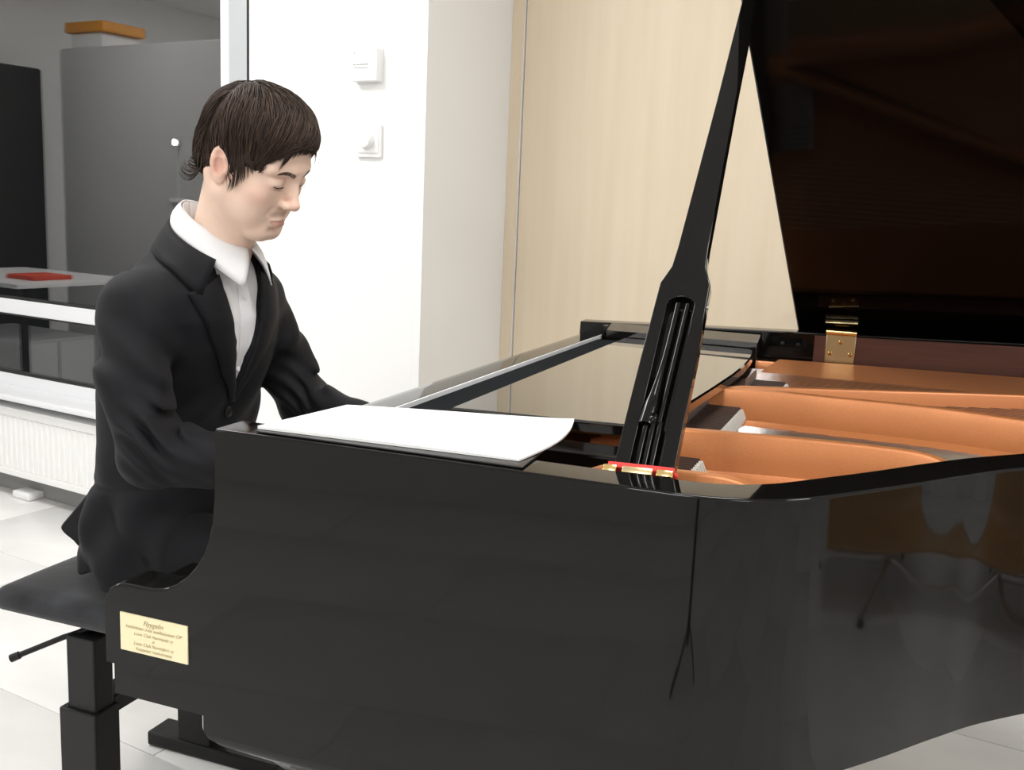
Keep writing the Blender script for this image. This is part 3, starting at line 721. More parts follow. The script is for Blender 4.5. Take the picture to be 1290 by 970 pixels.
# neck
U(seg(NB+[.0, 0, -.03], h2w((-.022, 0, -.035)), .050, .056), .03); U(seg(h2w((.03, 0, -.075)), NB+[.025, 0, -.01], .030, .028), .03)
U(seg(h2w((-.035, -.058, -.03)), NB+[.055, -.018, -.01], .013, .012), .025); U(seg(h2w((-.035, .058, -.03)), NB+[.055, .018, -.01], .013, .012), .025)
# skull and face
U(hell((-.006, 0, .045), (.098, .0745, .086)), .02)
U(hell((.030, 0, -.018), (.064, .060, .082)), .03)
U(hell((.050, 0, .052), (.046, .058, .046)), .02)                       # forehead
U(hseg((.072, -.012, -.097), (.072, .012, -.097), .0165, .0165), .02)      # chin
U(hell((.062, 0, -.073), (.031, .034, .032)), .02)                       # muzzle
for s in (-1, 1):
    U(hseg((.002, s*.057, -.050), (.062, s*.022, -.096), .014, .013), .025)   # jaw line
    U(hell((.056, s*.045, -.018), (.026, .020, .022)), .02)                   # cheek bone
    U(hell((.050, s*.038, -.050), (.030, .022, .034)), .02)                   # cheek
    U(hseg((.092, s*.010, .036), (.076, s*.048, .034), .0095, .009), .014)    # brow ridge
    CUT(hell((.107, s*.033, .012), (.018, .0185, .0125)), .014)                # socket
    U(hell((.0800, s*.0325, .0105), (.0135, .0148, .0128)), .006)              # closed upper lid
    CUT(hseg((.0955, s*.020, .0035), (.088, s*.046, .0045), .0011, .0011), .0022)   # lid slit
    CUT(hseg((.0935, s*.022, .0205), (.086, s*.045, .0195), .0014, .0014), .004)    # lid crease
U(hseg((.0955, 0, .022), (.1105, 0, -.022), .0066, .0088), .012)           # nose bridge to tip
U(hell((.1105, 0, -.0245), (.0105, .0108, .0088)), .008)
for s in (-1, 1):
    U(hell((.1005, s*.0118, -.0285), (.0105, .0066, .0070)), .006)             # nostril wing
    CUT(hell((.1045, s*.0062, -.0350), (.0045, .0030, .0030)), .002)
    CUT(hseg((.097, s*.0205, -.030), (.086, s*.030, -.050), .0010, .0008), .009)
CUT(hseg((.1015, 0, -.043), (.0985, 0, -.054), .0016, .0018), .005)       # philtrum
for s in (-1, 1): U(hseg((.0945, s*.004, -.0605), (.0875, s*.020, -.0645), .0048, .0025), .005)  # upper lip
U(hseg((.0925, -.008, -.0715), (.0925, .008, -.0715), .0056, .0056), .005)
for s in (-1, 1): U(hseg((.0925, s*.008, -.0715), (.0870, s*.019, -.0670), .0054, .002), .004)
CUT(hseg((.1005, 0, -.0658), (.0890, -.0225, -.0662), .0011, .0010), .0025); CUT(hseg((.1005, 0, -.0658), (.0890, .0225, -.0662), .0011, .0010), .0025)
CUT(hell((.094, 0, -.0835), (.009, .018, .0050)), .010)                    # fold under the lip
# ears
for s in (-1, 1):
    eo = dict(yaw=s*-20, pitch=-8, roll=0)
    U(hell((-.010, s*.0765, .004), (.0185, .0065, .031), **eo), .006)
    U(hell((-.004, s*.0755, -.024), (.010, .0055, .012), **eo), .006)
    CUT(hell((-.006, s*.0845, -.001), (.0102, .0120, .0170), **eo), .003)
    CUT(hell((-.010, s*.0850, .019), (.0095, .0080, .0070), **eo), .003)
    U(hseg((.006, s*.0735, -.006), (.007, s*.0735, .004), .0042, .0038), .004)
V, F = B.mesh()
# skin colour carried by the mesh: lips, warm cheeks, nose and ears, faint moustache, brows
Lc = (V-HP) @ HM
skin = np.tile(np.array([.84, .605, .485]), (len(V), 1))
def blob(c, r, col, amt):
    d = np.sqrt((((Lc-np.array(c))/np.array(r))**2).sum(1)); w_ = amt*np.clip(1-d, 0, 1)**1; w_ = np.clip(w_*1.8, 0, amt)[:, None]
    skin[:] = skin*(1-w_) + np.array(col)*w_
for s in (-1, 1):
    blob((.066, s*.052, -.022), (.035, .03, .032), (.78, .45, .37), .4)
    blob((-.012, s*.078, .0), (.03, .02, .04), (.72, .36, .28), .55)
    blob((.085, s*.034, .002), (.02, .022, .010), (.66, .40, .32), .35)
    blob((.0895, s*.034, .024), (.018, .022, .006), (.62, .38, .29), .4)
    blob((.090, s*.012, -.052), (.016, .020, .0075), (.40, .26, .20), .45)
    blob((.108, s*.012, -.037), (.012, .011, .012), (.68, .34, .27), .5)
blob((.111, 0, -.024), (.018, .018, .018), (.70, .40, .33), .5)
lipd = ((Lc[:, 0] > .084) & (np.abs(Lc[:, 1]) < .021) & (np.abs(Lc[:, 2]+.0675) < .0085*(1-np.abs(Lc[:, 1])/.026)+.0005) & (V[:, 2] > 1.1))
skin[lipd] = skin[lipd]*.35 + np.array([.56, .23, .19])*.65
pe = empty('person', (-.45, .66, 0), 'young person in a black suit and white shirt seated at the piano, looking down', 'person')
bo = obj('body', V, F, M_SKIN, pe, 3.14)
def setcol(o, C):
    a = o.data.color_attributes.new('Col', 'FLOAT_COLOR', 'POINT'); a.data.foreach_set('color', np.concatenate([C, np.ones((len(C), 1))], 1).astype(np.float32).ravel())
setcol(bo, skin)
body_bvh = BVHTree.FromPolygons([tuple(v) for v in V], [tuple(map(int, f)) for f in F])
# lashes along the closed lids, brows of short hairs
for s in (-1, 1):
    b = MB()
    c = []
    for t in np.linspace(0, 1, 9):
        p = h2w((.115, s*(.020+.027*t), .0035+.002*t-.0025*math.sin(math.pi*t))); d = HM @ np.array([-1., -s*.12, 0])
        hit = body_bvh.ray_cast(Vector(p), Vector(d).normalized())
        if hit[0]: c.append(np.array(hit[0])-.0002*d)
    if len(c) > 3:
        b.tube(c, [.0003]+[.0009]*(len(c)-2)+[.0004], 6)
        for q in c[2:]: b.tube([q, q+HM@np.array([.004, s*.001, -.0025]), q+HM@np.array([.0065, s*.0018, -.003])], [.0003, .00025, .0001], 4)
    b.build('eyelashes', M_LASH, pe, .9)
    b = MB()
    for i in range(170):
        t = RNG.random(); wz = .0062*(1-.45*t); y_ = s*(.0105+.040*t); z_ = .0285+.0085*math.sin(math.pi*min(t*1.1, 1)*.62)-.004*t**2+(RNG.random()-.5)*wz*1.4
        p = h2w((.125, y_, z_)); d = HM @ np.array([-1., -s*.25*t, 0]); hit = body_bvh.ray_cast(Vector(p), Vector(d).normalized())
        if not hit[0]: continue
        q = np.array(hit[0]); nr = np.array(hit[1]); g = HM @ np.array([-.15, s*1., .45-.9*t]); g = g-nr*(g@nr); g /= np.linalg.norm(g)
        ln = .0065; b.tube([q-nr*.0003, q+g*ln*.5+nr*.0010, q+g*ln+nr*.0008], [.00030, .00024, .0001], 3, cap=False)
    b.build('eyebrow', mat('brow_hair', (.12, .075, .055), .6), pe, .9)

# ---- hair: cap plus combed locks
hx = np.arange(-.36, -.05, .004); hy_ = np.arange(.50, .74, .004); hz = np.arange(1.20, 1.48, .004)
H = SDF(hx, hy_, hz)
H.op(*hell((-.010, 0, .048), (.104, .0815, .0925)), k=.01)
H.op(*hell((.020, 0, .085), (.080, .070, .058)), k=.03)
H.op(*hell((-.055, 0, -.005), (.050, .066, .060)), k=.03)
# free the face, ears and neck
H.op(*hell((.122, 0, -.010), (.066, .12, .100)), k=.010, mode='s')
for s in (-1, 1):
    H.op(*hell((.052, s*.080, -.040), (.050, .05, .068)), k=.008, mode='s')
    H.op(*hell((-.010, s*.088, -.008), (.022, .028, .040)), k=.006, mode='s')
H.op(*hell((-.02, 0, -.115), (.2, .2, .062)), k=.02, mode='s')
Vh, Fh = H.mesh()
n_cap = len(Vh)
hb = MB(); hb.V = [tuple(v) for v in Vh]; hb.F = [tuple(map(int, f)) for f in Fh]
cap_bvh = BVHTree.FromPolygons(hb.V, hb.F)
CROWN = np.array([-.075, .008, .115])
def flow(l):      # comb direction in the head frame
    x, y, z = l
    d = l-CROWN; 
    side = min(abs(y)/.075, 1.)
    if x < -.055: g = np.array([-.35, .15*np.sign(y), -1.0])
    else:
        g = np.array([1.0-.55*side, .55*y/.075, -.30-1.1*side**2])
        if x > .055: g = g + np.array([-.15, -.55, -.25])          # fringe swept to his right
    return g
cols = []
cap_col = np.array([.030, .0185, .0135])
cols += [cap_col]*n_cap
tri = [f for f in hb.F]
Va = np.array(hb.V); cen = Va[np.array([f[:3] for f in tri])].mean(1)
pick = RNG.permutation(len(tri))[:5200]
for f_i in pick:
    p = cen[f_i].copy(); l = (p-HP) @ HM
    if l[2] < -.045: continue
    n = int(RNG.integers(7, 11)); step = RNG.uniform(.0055, .0085); lift = RNG.uniform(.0005, .0045)
    pts = []; jit = RNG.normal(0, .14, 3)
    for i in range(n):
        loc, nr, _, _ = cap_bvh.find_nearest(Vector(p))
        nr = np.array(nr); q = np.array(loc) + nr*(lift*math.sin(math.pi*min(1, .15+i/n))*1.0+.0004)
        pts.append(q); l = (q-HP) @ HM; g = HM @ (flow(l)+jit); g -= nr*(g@nr)*.92; g /= np.linalg.norm(g)+1e-9; p = q + g*step
        # past the edge of the cap the lock hangs freely
    if l[0] > .06 and l[2] > .03:           # fringe tips fall over the forehead
        for _ in range(3): q = pts[-1] + HM@np.array([.10, -.35+jit[1], -1.])*.0045; pts.append(q)
    pts = np.array(pts); r0 = RNG.uniform(.0007, .0016); m_ = len(pts)
    rad = r0*np.sin(np.linspace(.5, math.pi-.08, m_)); n0 = len(hb.V)
    hb.tube(pts, rad, 4, cap=False, flat=.6)
    cc = cap_col*RNG.uniform(.55, 2.3); cols += [cc]*(len(hb.V)-n0)
def lock(pl, r, c=1.2, snap=None):
    n0 = len(hb.V); P = catmull([h2w(p) for p in pl], 4); m_ = len(P)
    if snap is not None:      # lie on the skin, rising to `snap` above it
        Q = []
        for q in P:
            loc, nr, _, _ = body_bvh.find_nearest(Vector(q)); loc = np.array(loc); nr = np.array(nr); hgt = (q-loc)@nr
            Q.append(loc + nr*min(max(hgt, .0012), snap))
        P = np.array(Q)
    hb.tube(P, r*np.sin(np.linspace(.9, math.pi-.05, m_)), 5, cap=False, flat=.55, up=tuple(HM@np.array([1., 0, .2]))); cols.extend([cap_col*c]*(len(hb.V)-n0))
for i in range(7):    # loose fringe wisp, his right temple
    o = (i-3)*.0014
    lock([(.080, -.026+o, .092), (.092, -.034+o, .074), (.094, -.042+o*.8, .058), (.088, -.048+o*.5, .044-.004*(i % 3))], .0012, 1+.1*(i % 3), .006)
for i in range(60):   # fringe edge across the forehead, swept to his right
    t = RNG.random(); y = -.050+.100*t; z = .085-.020*abs(y/.05)**2; ln = RNG.uniform(.4, 1.25)
    lock([(.070, y+.014, z+.022), (.088, y+.008, z+.012), (.098, y, z+.001), (.100, y-.008*ln, z-.013*ln)], RNG.uniform(.0011, .0019), RNG.uniform(.8, 1.4), .008)
for s in (-1, 1):
    for i in range(80):   # temple and sideburn locks in front of the ear
        t = RNG.random(); x = .014+.046*t; z1 = -.040+.070*t**1.2+RNG.uniform(-.006, .006)
        lock([(x-.016, s*.086, .058), (x-.008, s*.086, .036), (x-.001, s*.080, (z1+.030)/2+.006), (x+.004, s*.074, z1)], RNG.uniform(.0010, .0018), RNG.uniform(.75, 1.4), .0075)
    for i in range(26):   # hair behind the ear, flicked out at the nape
        t = i/25; y = s*(.066-.042*t); x = -.048-.040*t; e = RNG.uniform(.6, 1.2)
        lock([(x, y*1.06, .02), (x-.004, y*1.06, -.012), (x-.002, y*1.05, -.036), (x-.010*e, y*1.14, -.052*e), (x-.024*e, y*1.22, -.054*e), (x-.030*e, y*1.26, -.046*e)], .0019, RNG.uniform(.8, 1.3))
ho = obj('hair', hb.V, hb.F, M_HAIR, pe, 3.14); setcol(ho, np.array(cols)); ho['kind'] = 'stuff'

# ---- jacket
ROWS = np.array([  # z, cx, cy, ax, by
    (.49, -.430, .66, .140, .188), (.56, -.432, .66, .146, .194), (.62, -.430, .66, .138, .184), (.70, -.422, .657, .124, .168), (.78, -.415, .655, .122, .165),
    (.88, -.398, .650, .126, .176), (.97, -.372, .645, .128, .190), (1.03, -.358, .641, .122, .190), (1.08, -.350, .640, .108, .172), (1.12, -.345, .638, .092, .138), (1.15, -.341, .636, .080, .100), (1.18, -.336, .635, .068, .076), (1.20, -.333, .634, .062, .068)])
def torso(off=0., zlo=.53, zhi=1.19):
    def f(X, Y, Z):
        z = Z.ravel(); cx, cy, ax_, by_ = [np.interp(z, ROWS[:, 0], ROWS[:, i])[None, None, :] for i in range(1, 5)]
        ax_ = ax_+off; by_ = by_+off
        p = 2.5; k = ((np.abs(X-cx)/ax_)**p+(np.abs(Y-cy)/by_)**p)**(1/p)
        d = (k-1)*np.minimum(ax_, by_)*.95
        return np.maximum(d, np.maximum(zlo-Z, Z-zhi))
    return f, np.array([-.68, .40, zlo]), np.array([-.16, .92, zhi])
jst = .0045
J = SDF(np.arange(-.68, .06, jst), np.arange(.30, .98, jst), np.arange(.49, 1.24, jst))
J.op(*torso(), k=.012)
def fold(p, amp_fn):
    f, lo, hi = p
    return (lambda X, Y, Z: f(X, Y, Z) + amp_fn(X, Y, Z)), lo, hi
for s in (-1, 1):
    sh, el_, wr = SH[s], EL[s], WR[s]
    mid = (sh+el_)/2 + np.array([-.012, s*.012, 0])
    J.op(*ell(sh+np.array([0, s*-.004, .0]), (.064, .054, .052)), k=.045)
    def crease(X, Y, Z, s=s, el_=el_):      # bunched cloth inside the elbow and along the sleeve
        t = np.exp(-((X-el_[0]-.035)**2+(Z-el_[2]-.045)**2)/(.055**2))
        u = (X-el_[0])*.75+(Z-el_[2])*1.0+(Y-el_[1])*.25
        v = .0035*np.sin((Z-.9)*38+(X+.3)*60)*np.exp(-((Z-.98)/.12)**2)
        arm = .005*np.sin(((Z-1.0)*.9-(Y-.44)*s*.8+(X+.34)*.55)*70)*np.exp(-((Z-.985)/.075)**2)
        return (.009 if s < 0 else .0055)*t*np.sin(u*165+1.1*np.sin(X*55)) + v + arm
    J.op(*fold(seg(sh, mid, .058, .056), crease), k=.03)
    J.op(*fold(seg(mid, el_, .058, .056), crease), k=.02)
    J.op(*fold(seg(el_, wr+np.array([-.02, 0, 0]), .054, .043), crease), k=.018)
# tail of the jacket lifted behind the seat
def tailf(X, Y, Z):
    return .0
pass
J.op(*ell((-.485, .61, .60), (.05, .09, .05)), k=.03)
# draped folds of the skirt
def skirt(X, Y, Z):
    w_ = np.clip((.76-Z)/.12, 0, 1)*np.clip((.60-Y)/.08, 0, 1)*np.clip((X+.55)/.07, 0, 1)
    return w_*(.014*np.abs(np.sin((X*1.0+Z*.85)*21+.6))**1.6*-1.3+.004*np.sin((X*1.6-Z*.6)*40+2*Z)) + 0*Y
J.D = J.D + skirt(J.x[:, None, None], J.y[None, :, None], J.z[None, None, :]).astype(np.float32)
# waist crease and pull lines across the chest
def pull(X, Y, Z):
    return .004*np.exp(-((Z-.705-.10*(X+.42))/.008)**2)*np.clip((.60-Y)/.06, 0, 1) + .003*np.sin((Z*1.2-(Y-.6)*1.1)*46)*np.exp(-((Z-.86)/.07)**2)*(X > -.36)
J.D = J.D + pull(J.x[:, None, None], J.y[None, :, None], J.z[None, None, :]).astype(np.float32)
VY = .640
def vcut(X, Y, Z):      # open front: V down to the closing button, neck hole above
    w_ = np.interp(Z.ravel(), [.86, .878, 1.0, 1.10, 1.16, 1.24], [-.01, .0, .036, .060, .070, .075])[None, None, :]
    cx = np.interp(Z.ravel(), ROWS[:, 0], ROWS[:, 1])[None, None, :]
    return np.maximum(np.abs(Y-VY)-w_, (cx-.01)-X)
J.op(vcut, (-.40, .54, .86), (-.10, .74, 1.22), k=.003, mode='s')
J.op(*ell((-.325, .635, 1.19), (.066, .060, .060)), k=.006, mode='s')
for s in (-1, 1): J.op(*seg(WR[s]+np.array([-.012, 0, 0]), WR[s]+np.array([.08, 0, -.01]), .033, .034), k=.003, mode='s')
Vj, Fj = J.mesh()
jk = obj('jacket', Vj, Fj, M_SUIT, pe, 3.14)
def smooth_mesh(o, it, fac=.5):
    me = o.data; n = len(me.vertices); V = np.empty(n*3); me.vertices.foreach_get('co', V); V = V.reshape(-1, 3)
    E = np.empty(len(me.edges)*2, np.int32); me.edges.foreach_get('vertices', E); E = E.reshape(-1, 2)
    dg = np.bincount(E.ravel(), minlength=n)[:, None]
    for i in range(it):
        for f in (fac, -fac*1.02):
            S_ = np.zeros_like(V)
            for a in range(3): S_[:, a] = np.bincount(E[:, 0], V[E[:, 1], a], n)+np.bincount(E[:, 1], V[E[:, 0], a], n)
            V = V + f*(S_/np.maximum(dg, 1)-V)
    me.vertices.foreach_set('co', V.ravel()); me.update()
smooth_mesh(jk, 4)
smooth_mesh(bo, 1, .4)
jbvh = BVHTree.FromPolygons([tuple(v) for v in Vj], [tuple(map(int, f)) for f in Fj])
# ---- shirt
Sx = SDF(np.arange(-.50, -.17, .0045), np.arange(.46, .82, .0045), np.arange(.82, 1.20, .0045))
def shirt_f(X, Y, Z):
    return torso(-.010, .80, 1.185)[0](X, Y, Z) + .0022*np.sin((Y-.64)*120+Z*26)*np.clip((Z-.85)/.1, 0, 1)
Sx.op(shirt_f, (-.55, .40, .80), (-.17, .88, 1.19), k=.01)
Sx.op(*seg((-.33, .634, 1.14), (-.322, .634, 1.20), .066, .064), k=.02)
Sx.op(*seg((-.325, .634, 1.17), (-.30, .63, 1.26), .053, .056), k=.004, mode='s')
Vs, Fs = Sx.mesh(); sh_o = obj('shirt', Vs, Fs, M_SHIRT, pe, 3.14); smooth_mesh(sh_o, 3)
sbvh = BVHTree.FromPolygons([tuple(v) for v in Vs], [tuple(map(int, f)) for f in Fs])
def cast(bv, y, z, x=-.05):
    h = bv.ray_cast(Vector((x, y, z)), Vector((-1, 0, 0)))
    return (np.array(h[0]), np.array(h[1])) if h[0] else (None, None)
# placket and buttons
pts = []
for z in np.linspace(.885, 1.12, 26):
    p, n = cast(sbvh, .645, z)
    if p is not None: pts.append(p)
pv = MB(); P = np.array(pts); V = []
for p in P:
    for dy, dx in ((-.014, .0005), (-.0135, .0022), (.0135, .0022), (.014, .0005)):
        q, n = cast(sbvh, .645+dy, p[2]); V.append((q[0]+dx, .645+dy, p[2]))
n = len(P); pv.add(V, [(i*4+j, i*4+j+1, (i+1)*4+j+1, (i+1)*4+j) for i in range(n-1) for j in range(3)]); pv.build('placket', M_SHIRT, sh_o, .8)
for z in (.93, 1.0, 1.07):
    p, n = cast(sbvh, .645, z); MB().lathe([(.0052, 0), (.0055, .0012), (.004, .0018), (0, .0016)], p+np.array([.002, 0, 0]), (1, 0, .15), 14).build('shirt_button', M_PLASTIC, sh_o)
# ---- shirt collar: two leaves folded over a stand
CC = np.array([-.303, .632, 1.190])      # ring centre, tilted with the neck
def ring(phi, r, dz):                    # phi 0 = front, pi = back
    c, s_ = math.cos(phi), math.sin(phi)
    return CC + np.array([c*(.066+r), s_*(.062+r), -c*.036 + dz])
for s in (-1, 1):
    V = []; N = 22
    for i in range(N+1):
        t = i/N; phi = s*(math.pi*(1-t)+.10*t)      # back to front
        fr = t**2.2
        top = ring(phi, -.002, .020-.012*fr); top[0] += .012*fr
        dr = .044+.030*max(0, (t-.55)/.45)**1.2
        phb = s*(math.pi*(1-t)+(.10+.42*fr)*t)
        bot = ring(phb, .016+.012*fr, .020-.012*fr-dr); bot[0] += .012*fr
        for k_ in range(6):
            u = k_/5; q = top*(1-u)+bot*u; q = q + np.array([math.cos(phi), math.sin(phi), .3])*(.007*math.sin(math.pi*u)); V.append(q)
    F = [(i*6+j, i*6+j+1, (i+1)*6+j+1, (i+1)*6+j) for i in range(N) for j in range(5)]
    if s == 1: F = [f[::-1] for f in F]
    co = obj('collar_leaf', V, F, M_SHIRT, sh_o, 3.14); md = co.modifiers.new('thick', 'SOLIDIFY'); md.thickness = .0028; md.offset = 0
V = []; N = 40
for i in range(N+1):
    phi = -math.pi+2*math.pi*i/N
    V += [ring(phi, -.005, -.035), ring(phi, -.005, .017)]
co = obj('collar_stand', V, [(i*2, i*2+2, i*2+3, i*2+1) for i in range(N)], M_SHIRT, sh_o, 3.14); md = co.modifiers.new('thick', 'SOLIDIFY'); md.thickness = .002
# ---- lapels and jacket collar
def strip(name, inner_, outer_, nv, nu, off, m, parent):
    I_ = catmull(inner_, nv); O_ = catmull(outer_, nv); V = []; 
    for a, b in zip(I_, O_):
        for k_ in range(nu+1):
            u = k_/nu; y, z = a*(1-u)+b*u; hits = [cast(bv, y, z) for bv in (jbvh, sbvh)]; xs_ = [h[0][0] for h in hits if h[0] is not None]
            x = max(xs_) if xs_ else -.26
            V.append((x + off + .004*math.sin(math.pi*u), y, z))
    W_ = nu+1; n = len(I_); F = [(i*W_+j, i*W_+j+1, (i+1)*W_+j+1, (i+1)*W_+j) for i in range(n-1) for j in range(nu)]
    o = obj(name, V, F, m, parent, 3.14); md = o.modifiers.new('thick', 'SOLIDIFY'); md.thickness = .005; md.offset = 0; return o
for s in (-1, 1):
    Y = lambda a: VY + s*a
    strip('lapel', [(Y(.064), 1.115), (Y(.050), 1.06), (Y(.034), .99), (Y(.014), .92), (Y(-.004), .868)], [(Y(.135), 1.083), (Y(.118), 1.045), (Y(.088), .985), (Y(.045), .92), (Y(.006), .866)], 6, 8, .003, M_SUIT, jk)
# collar of the jacket, standing behind the shirt collar
for s in (-1, 1):
    V = []; N = 18
    for i in range(N+1):
        t = i/N; phi = s*(math.pi*(1-t)+.95*t)
        top = ring(phi, .014+.010*t, -.006-.022*t); bot = ring(phi+s*.06*t, .030+.045*t**1.3, -.055-.030*t)
        for k_ in range(5):
            u = k_/4; q = top*(1-u)+bot*u + np.array([math.cos(phi), math.sin(phi), .4])*.006*math.sin(math.pi*u)
            loc, nr, _, dist = jbvh.find_nearest(Vector(q)); loc = np.array(loc) + .005*np.array(nr); w_ = np.clip(u*1.6-.3, 0, 1)*np.clip((t+.25), 0, 1)
            V.append(q*(1-w_) + loc*w_)
    F = [(i*5+j, i*5+j+1, (i+1)*5+j+1, (i+1)*5+j) for i in range(N) for j in range(4)]
    if s == 1: F = [f[::-1] for f in F]
    o = obj('jacket_collar', V, F, M_SUIT, jk, 3.14); md = o.modifiers.new('thick', 'SOLIDIFY'); md.thickness = .006; md.offset = 0
p, n = cast(jbvh, VY-.004, .845)
if p is not None: MB().lathe([(.010, 0), (.0105, .002), (.008, .0032), (0, .003)], p+np.array([.001, 0, 0]), (1, 0, 0), 18).build('jacket_button', M_BUTTON, jk)
# back skirt of the jacket, lifted where he sits
tp = catmull([(-.465, .755), (-.490, .716), (-.545, .652), (-.588, .606), (-.5945, .594), (-.586, .584), (-.565, .573), (-.548, .561), (-.520, .553)], 3)
MB().prism([tuple(p) for p in tp] + [(-.46, .553)], 1, .517, .605, .004).build('jacket_tail', M_SUIT, jk, .7)
# cuffs of the shirt
for s in (-1, 1):
    a = WR[s]+np.array([-.035, 0, 0]); d = np.array([.97, 0, -.02]); MB().tube([a, a+d*.03, a+d*.048], [.034, .034, .0335], 20, cap=False).build('shirt_cuff', M_SHIRT, sh_o, .9)
# ---- trousers and shoes
Tt = SDF(np.arange(-.60, .14, .008), np.arange(.44, .88, .008), np.arange(.06, .72, .008))
Tt.op(*ell((-.45, .66, .585), (.13, .165, .095)), k=.02)
for s in (-1, 1):
    Tt.op(*seg(HIP[s], KN[s], .090, .062), k=.03); Tt.op(*seg(KN[s], AK[s]+np.array([0, 0, .01]), .060, .050), k=.02)
Vt, Ft = Tt.mesh(); tr = obj('trousers', Vt, Ft, M_TROUSER, pe, 3.14); smooth_mesh(tr, 3)
for s in (-1, 1):
    a = AK[s]; G = SDF(np.arange(a[0]-.08, a[0]+.22, .005), np.arange(a[1]-.08, a[1]+.08, .005), np.arange(-.005, .13, .005))
    G.op(*seg(a+[-.02, 0, -.045], a+[.15, s*.02, -.06], .036, .030), k=.01); G.op(*seg(a+[-.02, 0, -.045], a+[.0, 0, .02], .036, .042), k=.02); G.op(*seg(a+[0, 0, -.01], a+[.07, s*.01, -.045], .036, .030), k=.02)
    G.op(lambda X, Y, Z: Z-.003+0*X+0*Y, (-1, 0, -.1), (1, 2, .004), k=.002, mode='s')
    V2, F2 = G.mesh(); obj('shoe', V2, F2, M_SHOE, pe, 3.14)

# ================================================================== REST OF THE ROOM (seen in the night window and in the lacquer)
def cab(name, lo, hi, face, m, label, cat):
    """plain tall unit; face = 'd' doors look at the window wall, 's' doors look along the wall"""
    c = empty(name, room((lo[0]+hi[0])/2, (lo[1]+hi[1])/2, 0), label, cat); h = hi[2]
    if face == 'd':
        rbox('carcass', (lo[0], lo[1]+.02, 0), (hi[0], hi[1], h), m, c, .004, xf=rm)
        rbox('sliding_door', (lo[0]+.004, lo[1], .06), (hi[0]-.004, lo[1]+.019, h-.01), m, c, .002, xf=rm)
    else:
        rbox('carcass', (lo[0], lo[1], 0), (hi[0]-.02, hi[1], h), m, c, .004, xf=rm)
        dr = rbox('cabinet_door', (hi[0]-.019, lo[1]+.004, .06), (hi[0], hi[1]-.004, h-.01), m, c, .002, xf=rm)
        rbox('handle', (hi[0], lo[1]+.03, 1.0), (hi[0]+.02, lo[1]+.045, 1.16), M_BMETAL, dr, .002, xf=rm)
    return c
cab('tall_cabinet', (-2.42, 2.05, 0), (-.72, 2.5, 2.2), 'd', mat('grey_laminate', (.56, .56, .55), .4), 'wide tall grey cabinet whose plain front is mirrored in the dark window', 'cabinet')
cab('tall_cabinet', (-2.88, 1.42, 0), (-2.45, 1.93, 2.05), 's', mat('black_laminate', (.012, .012, .011), .4), 'tall narrow black cabinet against the side wall beside the grey cabinet', 'cabinet')
ob = empty('storage_bin', room(-2.2, 2.25, 2.2), 'orange lidded storage bin on top of the grey cabinet', 'bin')
rbox('tub', (-2.36, 2.10, 2.202), (-2.04, 2.40, 2.30), M_PLASTIC, ob, .01, xf=rm); rbox('bin_lid', (-2.39, 2.07, 2.30), (-2.0, 2.43, 2.37), mat('orange_plastic', (.80, .32, .02), .4), ob, .01, xf=rm)
tb = empty('side_table', room(-1.7, 1.3, 0), 'white rectangular table standing behind the pianist', 'table')
rbox('table_top', (-2.15, .75, .715), (-1.05, 1.55, .74), M_PLASTIC, tb, .004, xf=rm)
for s in (-2.1, -1.12):
    for d in (.8, 1.47): rbox('leg', (s, d, 0), (s+.035, d+.035, .715), M_BMETAL, tb, .003, xf=rm)
rf = MB().box((-1.45, .95, .741), (-1.2, 1.2, .765), .003).xf(rm); tag(rf.build('red_book', mat('red_cover', (.7, .07, .03), .5), None, .6, room(-1.3, 1.07, .741)), 'red covered book lying on the white table', 'book')
lb = empty('low_cupboard', room(-.9, 1.0, 0), 'low pale grey storage cupboard below the white table end', 'cupboard')
rbox('carcass', (-2.0, .85, .0), (-1.22, 1.35, .40), mat('pale_laminate', (.55, .56, .57), .5), lb, .004, xf=rm)
for d in (.86, 1.105): rbox('cupboard_door', (-1.22, d, .03), (-1.205, d+.235, .385), MATS['pale_laminate'], lb, .002, xf=rm)
# shell chair behind the photographer
ch = empty('shell_chair', (3.40, .70, 0), 'low tan shell lounge chair on a chrome four-star base', 'chair')
cx, cyy = 3.40, .70
def shell():
    V = []; F = []; nu, nv = 20, 22
    for i in range(nv+1):
        t = i/nv
        for j in range(nu+1):
            u = -1+2*j/nu
            if t < .5: q = t/.5; y_ = .22-.40*q; z = .44+.015*(1-q)-.02*math.sin(math.pi*q)+.05*u**2*q
            else: q = (t-.5)/.5; y_ = -.18-.05*math.sin(q*1.57)-.06*q; z = .46+.40*q+.05*u**2*(1-q)
            wd = .23-.05*t-.10*max(0, t-.8)/.2*abs(u)
            V.append((cx-1.3*y_-.07*u**2*max(0, t-.4), cyy+1.45*u*wd, .20+(z-.44)*1.35))
    F = [(i*(nu+1)+j, i*(nu+1)+j+1, (i+1)*(nu+1)+j+1, (i+1)*(nu+1)+j) for i in range(nv) for j in range(nu)]
    o = obj('seat_shell', V, F, mat('tan_plastic', (.45, .24, .08), .35), ch, 3.14); md = o.modifiers.new('thick', 'SOLIDIFY'); md.thickness = .012
shell()
MB().tube([(cx, cyy, .21), (cx, cyy, .10)], [.03, .022], 16).build('column', M_STEEL, ch)
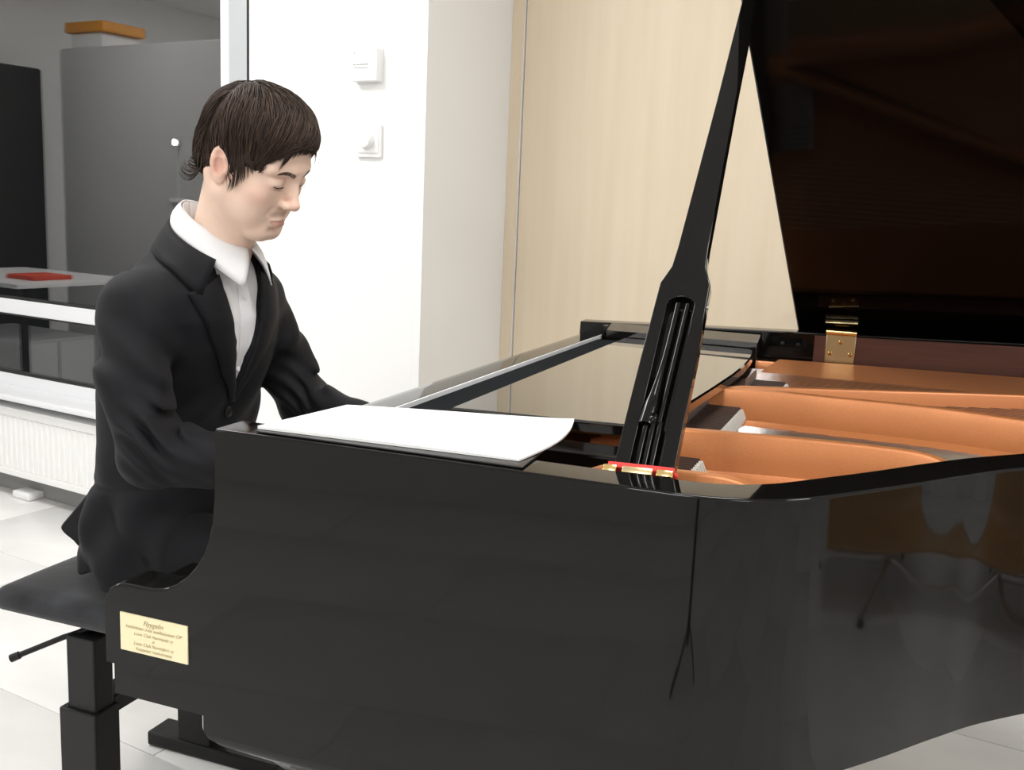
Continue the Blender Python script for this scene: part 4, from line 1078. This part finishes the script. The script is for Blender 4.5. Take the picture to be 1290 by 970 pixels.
for k in range(4):
    a = k*math.pi/2+.5; MB().tube([(cx, cyy, .12), (cx+.15*math.cos(a), cyy+.15*math.sin(a), .09), (cx+.42*math.cos(a), cyy+.42*math.sin(a), .03)], [.02, .016, .011], 10).build('base_arm', mat('chrome', (.85, .85, .85), .08, metal=1.), ch)
    MB().lathe([(.016, 0), (.018, .008), (.012, .03)], (cx+.415*math.cos(a), cyy+.415*math.sin(a), 0.0005), (0, 0, 1), 12).build('glide', M_BMETAL, ch)

# added out of view: its dark reflection in the rim replaces the photographer's
ms = empty('photographer_stand_in', (.90, -1.70, 0), 'added unseen black stand with desk and tripod foot, standing in for the photographer mirrored in the rim', 'reflection stand-in')
MB().tube([(.90, -1.70, .10), (.90, -1.70, .62)], .026, 14).build('lower_tube', M_BMETAL, ms); MB().tube([(.90, -1.70, .60), (.90, -1.70, 1.08)], .021, 14).build('upper_tube', M_BMETAL, ms)
for k in range(3):
    a = k*2.094+.4; MB().tube([(.90, -1.70, .16), (.90+.12*math.cos(a), -1.70+.12*math.sin(a), .10), (.90+.25*math.cos(a), -1.70+.25*math.sin(a), .012)], [.012, .011, .010], 8).build('leg', M_BMETAL, ms)
cR = rotm(0, 0, math.radians(-20)); MB().box((.66, -1.712, 1.02), (1.14, -1.708, 1.34), .001, cR, (.90, -1.70, 1.08)).build('desk', M_BMETAL, ms)
MB().box((.66, -1.708, 1.02), (1.14, -1.655, 1.024), .001, cR, (.90, -1.70, 1.08)).build('ledge', M_BMETAL, ms)

# clip lamp on the grey cabinet, mirrored in the night window
cl = empty('clip_lamp', room(-1.263, 2.05, 1.1), 'small bright clip lamp with hanging cable on the grey cabinet front', 'lamp')
MB().lathe([(.0, -.02), (.014, -.018), (.02, 0), (.0, .001)], rm((-1.263, 2.02, 1.575)), tuple(NN), 14).build('bulb', mat('lit_bulb', (1, 1, 1), .3, emit=((1, 1, 1), 60)), cl)
MB().tube([rm((-1.263, 2.047, 1.575)), rm((-1.263, 2.022, 1.575))], [.02, .022], 14).build('socket', M_PLASTIC, cl)
MB().tube([rm((-1.263, 2.046, 1.56)), rm((-1.263, 2.046, 1.12))], .003, 6).build('cable', M_PLASTIC, cl)
rbox('clip', (-1.33, 2.03, 1.20), (-1.20, 2.05, 1.225), M_PLASTIC, cl, .003, xf=rm)
